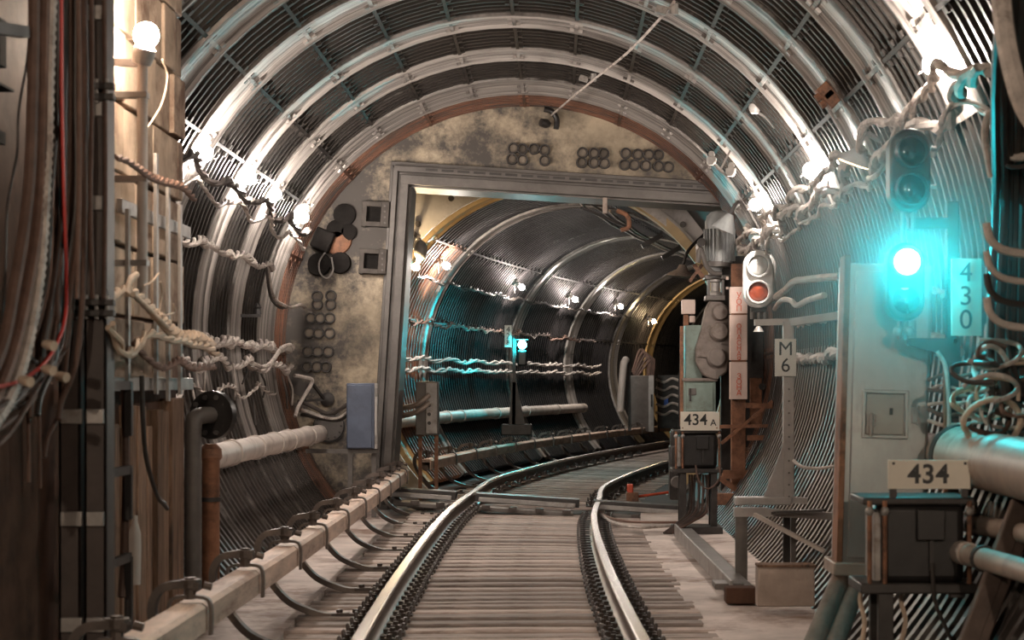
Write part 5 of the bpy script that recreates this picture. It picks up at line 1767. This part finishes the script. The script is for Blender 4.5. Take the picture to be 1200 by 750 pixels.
c = (a + b) / 2
s3 = thing('number_plate', 'upright cream plate numbered 430 beside the cyan signal', 'sign', c - Vector((0, 0, .2)))
MB().box(c, (b.x - a.x, 0.012, a.z - b.z)).build('plate', M_SIGN, s3, bevel=0.003)
text_mesh('4\n3\n0', 0.15, c + Vector((-0.003, -0.009, 0.002)), M_INK, s3, line=0.86)
MB().beam(at(1120, 395, YS - .01), at(1120, 402, YS + .1), 0.02, 0.02).build('tab', M_DARK, s3)

# ---- pipes of the right wall
pr = thing('large_pipe', 'large beige pipe with a thick flanged sleeve at the right edge', 'pipe', (2.2, 10.5, 1.0))
MB().tube([(2.14, 13.4, 1.03), (2.18, 11.2, 1.02)], 0.10, 20).build('pipe_run', M_PIPEB, pr)
MB().lathe((2.18, 11.3, 1.02), (2.27, 8.0, 0.99), [(0, 0.11), (0.01, 0.15), (0.06, 0.165), (0.08, 0.165), (0.09, 0.15), (1, 0.15)], 24).build('sleeve', M_PIPEB, pr)
MB().lathe((2.183, 11.2, 1.02), (2.19, 10.95, 1.018), [(0, 0.155), (0.05, 0.172), (0.4, 0.172), (0.45, 0.155)], 24).build('flange_ring', M_DARK, pr)
ps = thing('small_pipe', 'capped beige pipe below the large one at the right edge', 'pipe', (2.06, 10.3, 0.55))
MB().tube([(2.03, 10.35, 0.56), (2.12, 8.6, 0.58)], 0.055, 16).build('pipe_run', M_PIPEB, ps)
MB().cyl((2.025, 10.4, 0.56), (2.04, 10.2, 0.562), 0.06, n=16).build('cap', M_PIPE, ps)
MB().cyl((2.055, 9.95, 0.565), (2.058, 9.90, 0.566), 0.066, n=16).build('clamp', M_DARK, ps)
pt = thing('stub_pipe', 'short beige pipe stub between the two right edge pipes', 'pipe', (2.2, 10.4, 0.68))
MB().tube([(2.13, 10.9, 0.68), (2.24, 9.6, 0.7)], 0.05, 14).build('pipe_run', M_PIPEB, pt)
MB().cyl((2.155, 10.6, 0.683), (2.16, 10.55, 0.684), 0.062, n=14).build('collar', M_DARK, pt)
for i, (x0, y0, x1, y1) in enumerate(((1196, 588, 1128, 770), (1204, 600, 1136, 775))):
    p0, p1 = at(x0, y0, 9.9), at(x1, y1, 9.7)
    tag(MB().beam(p1, p0, 0.085, 0.07, (0, 1, 0)).build('leaning_timber', mat('dark leaning timber', (0.12, 0.085, 0.07), 0.75, 0, 0.4, 5, 0.4), bevel=0.008), ['dark squared timber leaning at the lower right corner, inner one', 'dark squared timber leaning at the lower right corner, outer one'][i], 'timber')
rg = random.Random(14)
for k in range(7):
    x = 1142 + k * 7
    q0, q1 = at(x + rg.uniform(0, 10), 588, 10.9), at(x + rg.uniform(-6, 4), 622 + rg.uniform(-5, 12), 10.9)
    tag(MB().beam(q0, q1, 0.025, 0.02).build('wood_scrap', M_PIPEB), 'pale wood scrap wedged under the large right pipe', 'wood scrap', 'wood scraps under the large pipe')

# ---- cables of the right foreground
def rcable(label, pts, Y, r, m, group=None, name='cable'):
    w = [at(q[0], q[1], Y + (q[2] if len(q) > 2 else 0)) for q in pts]
    return tag(MB().tube(smooth_path(w, 6), r, 8).build(name, m), label, 'cable', group)


rcable('thick grey hose looping back on itself at the upper right edge', [(1162, 208), (1157, 180), (1154, 155), (1160, 134), (1176, 126), (1215, 118)], 10.4, 0.02, M_CABLEL)
rcable('second grey hose of the loop at the upper right edge', [(1215, 182), (1190, 184), (1174, 176), (1168, 160), (1170, 140), (1184, 124)], 10.3, 0.022, M_CABLEL)
rcable('thin hose below the loop at the upper right edge', [(1172, 186), (1186, 196), (1215, 192)], 10.3, 0.012, M_CABLED)
for k in range(6):
    x = 1168 + k * 8
    pts = [(x + 6 + rg.uniform(-4, 4), -20, -1.9), (x + rg.uniform(-3, 3), 100, -1.1), (x - 2 + rg.uniform(-3, 3), 240), (x - 4 + rg.uniform(-4, 4), 390), (x + 10 * (k % 3) - 6, 470)]
    rcable('dark vertical cable at the right edge beside the number 430', pts, 10.6 + 0.05 * k, rg.uniform(0.016, 0.03), M_CABLED, 'dark vertical cables at the right edge')
rcable('thick mottled hose coming down from the top right corner', [(1172, -15), (1178, 40), (1186, 80), (1198, 120), (1215, 150)], 8.8, 0.045, M_CABLEL)
for k, (y, r_) in enumerate(((285, 0.022), (318, 0.018), (345, 0.018), (372, 0.02))):
    rcable(['thick cable bight right of the plate 430, uppermost', 'cable bight right of the plate 430, second', 'cable bight right of the plate 430, third', 'cable bight right of the plate 430, lowest'][k], [(1156, y - 24), (1160, y - 6), (1172, y + 6), (1190, y + 11), (1215, y + 13)], 10.2, r_, M_CABLEL if k != 2 else M_CABLED, 'cable bights at the right edge')
for k in range(22):
    x, y = 1150 + rg.uniform(0, 50), rg.uniform(408, 498)
    r1, r2 = rg.uniform(14, 38), rg.uniform(8, 26)
    a0 = rg.uniform(0, 6)
    pts = [(x + r1 * math.cos(a0 + t * 0.75), y + r2 * math.sin(a0 + t * 0.75) + rg.uniform(-3, 3), rg.uniform(-.1, .1)) for t in range(7)]
    rcable('coil of tangled cable heaped above the large right pipe', pts, 10.5 + rg.uniform(-.2, .3), rg.uniform(0.008, 0.017), [M_CABLEL, M_CREAM, M_CABLE, M_CABLED][k % 4], 'tangled cables above the large pipe', 'tangled_cable')
for k in range(6):
    y = 440 + k * 11
    rcable('pale cable crossing behind the signal mast towards the tangle', [(1088, y + rg.uniform(-6, 6), .6), (1105, y + rg.uniform(-4, 4), .5), (1130, y + rg.uniform(-5, 5), .3), (1155, y - 4 + rg.uniform(-8, 8), .1)], 10.9, rg.uniform(0.008, 0.014), M_CABLEL if k % 2 else M_CABLE, 'pale cables behind the signal mast')
rcable('cable arching from the signal bracket down to the large box', [(1098, 412), (1108, 430), (1112, 470), (1112, 520)], 11.25, 0.012, M_CABLEL)

# cable run and lime crust under the right lamps
RT = ['limewashed cable run under the right lamps, upper strand', 'limewashed cable run under the right lamps, thick lower strand', 'limewashed cable run under the right lamps, thin lowest strand']
for i, (a_, r_, sd) in enumerate(((25.5, 0.021, 61), (22.8, 0.028, 62), (20.6, 0.014, 63))):
    pts = [wall1(10.6 + k * 1.15, a_ + (0.9 if (k + i) % 2 else -0.9), 2.86) for k in range(13)]
    tag(twisted(pts, r_, r_ * 0.85, 0.55, 2, 0.04, 6, sd).build('cable_run', M_CABLEL), RT[i], 'cable', 'cable runs under the right lamps')
LT = ['limewashed supply cable joining the left lamps, thick strand', 'limewashed supply cable joining the left lamps, thin strand']
for i, (a_, r_, sd) in enumerate(((152.5, 0.022, 71), (155.5, 0.014, 72))):
    pts = [wall1(14.6 + k * 1.0, a_ + (0.8 if (k + i) % 2 else -0.8), 2.9) for k in range(11)]
    tag(twisted(pts, r_, r_ * 0.9, 0.5, 2, 0.03, 6, sd).build('lamp_cable', M_CABLEL if i else M_CABLED), LT[i], 'cable', 'supply cables of the left lamps')

# ---- overhead fittings
OH = [((884, 124), (912, 141), (900, 130), (918, 104), 18.6, 'pair of small insulators on a bar under the right crown, nearer pair'),
      ((833, 186), (856, 199), (845, 193), (858, 172), 21.8, 'pair of small insulators on a bar under the right crown, farther pair')]
for (q0, q1, qm, qt, Y, t) in OH:
    root = thing('insulator_pair', t, 'insulator', at(*qm, Y), 'insulator pairs under the crown')
    for q in (q0, q1):
        c = at(*q, Y)
        MB().lathe(c + Vector((0, 0, -0.07)), c + Vector((0.01, 0, 0.08)), [(0, 0.035), (0.25, 0.055), (0.55, 0.055), (0.6, 0.03), (0.8, 0.035), (1, 0.02)], 12).build('insulator', M_CERAM, root)
    MB().tube(smooth_path([at(*q0, Y) + Vector((0.03, 0, -0.06)), at(*qm, Y) + Vector((-0.02, 0, -0.06)), at(*q1, Y) + Vector((-0.03, 0, -0.07))], 4), 0.012, 6).build('bar', M_STEEL, root)
    MB().beam(at(*qm, Y) + Vector((0, 0, -0.04)), at(*qt, Y), 0.02, 0.02).build('stem', M_STEEL, root)
BX = [((996, 88), 'small brown junction box on the upper right lining, higher'), ((963, 123), 'small brown junction box on the upper right lining, lower')]
for (q, t) in BX:
    p = at(*q, 15.2)
    d = Vector((p.x - T1X, 0, p.z - T1Z)).normalized()
    p = Vector((T1X, 15.2, T1Z)) + d * 2.95
    root = thing('lining_box', t, 'junction box', p, 'brown boxes on the lining')
    MB().box(p, (0.12, 0.12, 0.1), Matrix.Rotation(0.8, 3, 'Y')).build('body', M_RUST, root, bevel=0.01)
    MB().cyl(p - d * 0.05, p - d * 0.09, 0.03, n=8).build('cap', M_RUST, root)
# slanting wire from the crown to the bulkhead hook
pts = [at(790, 2, 15.5), at(775, 20, 16), at(735, 62, 18.5), at(690, 98, 21.5), at(646, 135, 25.5)]
tag(MB().tube(smooth_path(pts, 5), 0.012, 6).build('slant_wire', M_CABLEL), 'thin wire slanting from the crown down to the bulkhead hook', 'wire')
for (q, Y, t) in (((775, 12), 15.6, 'small clamp holding the slanting wire at the top of the picture'), ((684, 92), 21.2, 'small pale clamp on the slanting wire above the bulkhead')):
    p = at(*q, Y)
    root = thing('wire_clamp', t, 'clamp', p, 'clamps on the slanting wire')
    MB().box(p, (0.09, 0.09, 0.06), Matrix.Rotation(0.3, 3, 'Y')).build('block', M_STEEL, root, bevel=0.008)
    MB().cyl(p + Vector((0.1, 0, -0.03)), p + Vector((0.1, 0, 0.05)), 0.03, n=8).build('insulator', M_CERAM, root)
    MB().beam(p, p + Vector((0.12, 0, 0.02)), 0.025, 0.02).build('link', M_STEEL, root)
p = at(647, 142, GATE_Y - 0.12)
hk = thing('bulkhead_hook', 'black hook bracket at the top of the bulkhead', 'hook', p)
MB().tube(smooth_path([p + Vector(q) for q in ((-0.1, 0, 0.15), (0.0, 0, 0.12), (0.06, 0, 0.02), (0.05, 0, -0.1))], 5), 0.035, 8).build('arm', M_BLACK, hk)
MB().lathe(p + Vector((-0.14, -0.05, -0.02)), p + Vector((-0.03, 0.02, -0.04)), [(0, 0.05), (0.6, 0.06), (1, 0.03)], 12).build('weight', M_DARK, hk)
p = at(709, 241, GATE_Y - 0.15)
lb = thing('lintel_block', 'small clamp hanging under the gate lintel', 'clamp', p)
MB().box(p, (0.06, 0.1, 0.2)).build('block', M_PIPEB, lb, bevel=0.01)
MB().beam(p + Vector((-0.3, 0, -0.02)), p + Vector((0.3, 0.3, -0.25)), 0.03, 0.03).build('rod', M_DARK, lb)
MB().tube(smooth_path([p + Vector(q) for q in ((0.15, 0.1, -0.05), (0.28, 0.1, -0.12), (0.3, 0.1, -0.26), (0.2, 0.1, -0.3))], 5), 0.03, 8).build('hook', M_RUST, lb)

# ---- loose pieces on the right floor
p0, p1 = Vector((1.27, 20.9, FLOOR_Z + 0.06)), Vector((1.34, 14.9, FLOOR_Z + 0.06))
bm_ = thing('floor_channel', 'grey steel channel lying on the floor towards the box 434A', 'channel', (1.3, 18, FLOOR_Z))
MB().beam(p0, p1, 0.16, 0.10).build('web', M_FRAME, bm_, bevel=0.006)
MB().beam(p0 + Vector((-0.09, 0, 0.03)), p1 + Vector((-0.09, 0, 0.03)), 0.02, 0.13).build('lip', M_STEEL, bm_, bevel=0.004)
bk = thing('timber_block', 'wide brown timber block standing on the floor before the grey stand', 'block', at(921, 710, 14.0))
pbox(bk, 'board', 888, 955, 663, 711, 14.0, 0.18, M_PIPEB, 0.008)
pbox(bk, 'top_cap', 888, 956, 662, 665, 13.99, 0.2, M_WOOD, 0.003)
tag(pbox(None, 'brick_block', 851, 887, 689, 708, 14.6, 0.2, M_CONCW, 0.01), 'small reddish block left of the wide timber block', 'block')
tag(pbox(None, 'floor_plate', 838, 872, 684, 691, 15.0, 0.3, M_FRAME, 0.006), 'thin steel plate lying over the small reddish block', 'plate')
# loose cables across the threshold on the right
for i, pts in enumerate(([(704, 603), (718, 612), (745, 618), (775, 617), (795, 615)], [(700, 598), (712, 606), (735, 611), (765, 612), (800, 612)])):
    w = []
    for (x, y) in pts:
        s_ = (y - CY) / (H - (FLOOR_Z + 0.05))
        w.append(Vector(((x - CX) / s_, F / s_, FLOOR_Z + 0.05)))
    tag(MB().tube(smooth_path(w, 5), 0.016, 6).build('floor_cable', M_CABLEL if i == 0 else M_CABLE), ['pale cable lying across the floor from the right rail to the box 434A', 'brown cable lying behind the pale one on the right floor'][i], 'cable')


# ================================================================== ADDED GLARE VOLUME
# scattering ball added round the near signal to imitate its veiling glare
hc = at(1062, 307, YS - 0.03)
HR = 0.98
hz = MB().sphere(hc, HR, 20, 12).build('glare_volume', M_BLACK, None, hc)
hm = bpy.data.materials.new('glare scatter')
hm.use_nodes = True
nt = hm.node_tree
nt.nodes.remove(nt.nodes['Principled BSDF'])
tcn = nt.nodes.new('ShaderNodeTexCoord')
ln = nt.nodes.new('ShaderNodeVectorMath'); ln.operation = 'LENGTH'
nt.links.new(tcn.outputs['Object'], ln.inputs[0])
mr = nt.nodes.new('ShaderNodeMapRange')
mr.inputs[1].default_value = 0.0; mr.inputs[2].default_value = HR
mr.inputs[3].default_value = GLARE; mr.inputs[4].default_value = 0.0
nt.links.new(ln.outputs['Value'], mr.inputs[0])
vsx = nt.nodes.new('ShaderNodeVolumeScatter')
vsx.inputs['Color'].default_value = (1, 1, 1, 1)
nt.links.new(mr.outputs[0], vsx.inputs['Density'])
nt.links.new(vsx.outputs[0], nt.nodes['Material Output'].inputs['Volume'])
hz.data.materials.clear()
hz.data.materials.append(hm)
tag(hz, 'scattering ball added round the near cyan signal to imitate glare', 'glare_volume', None, 'stuff')
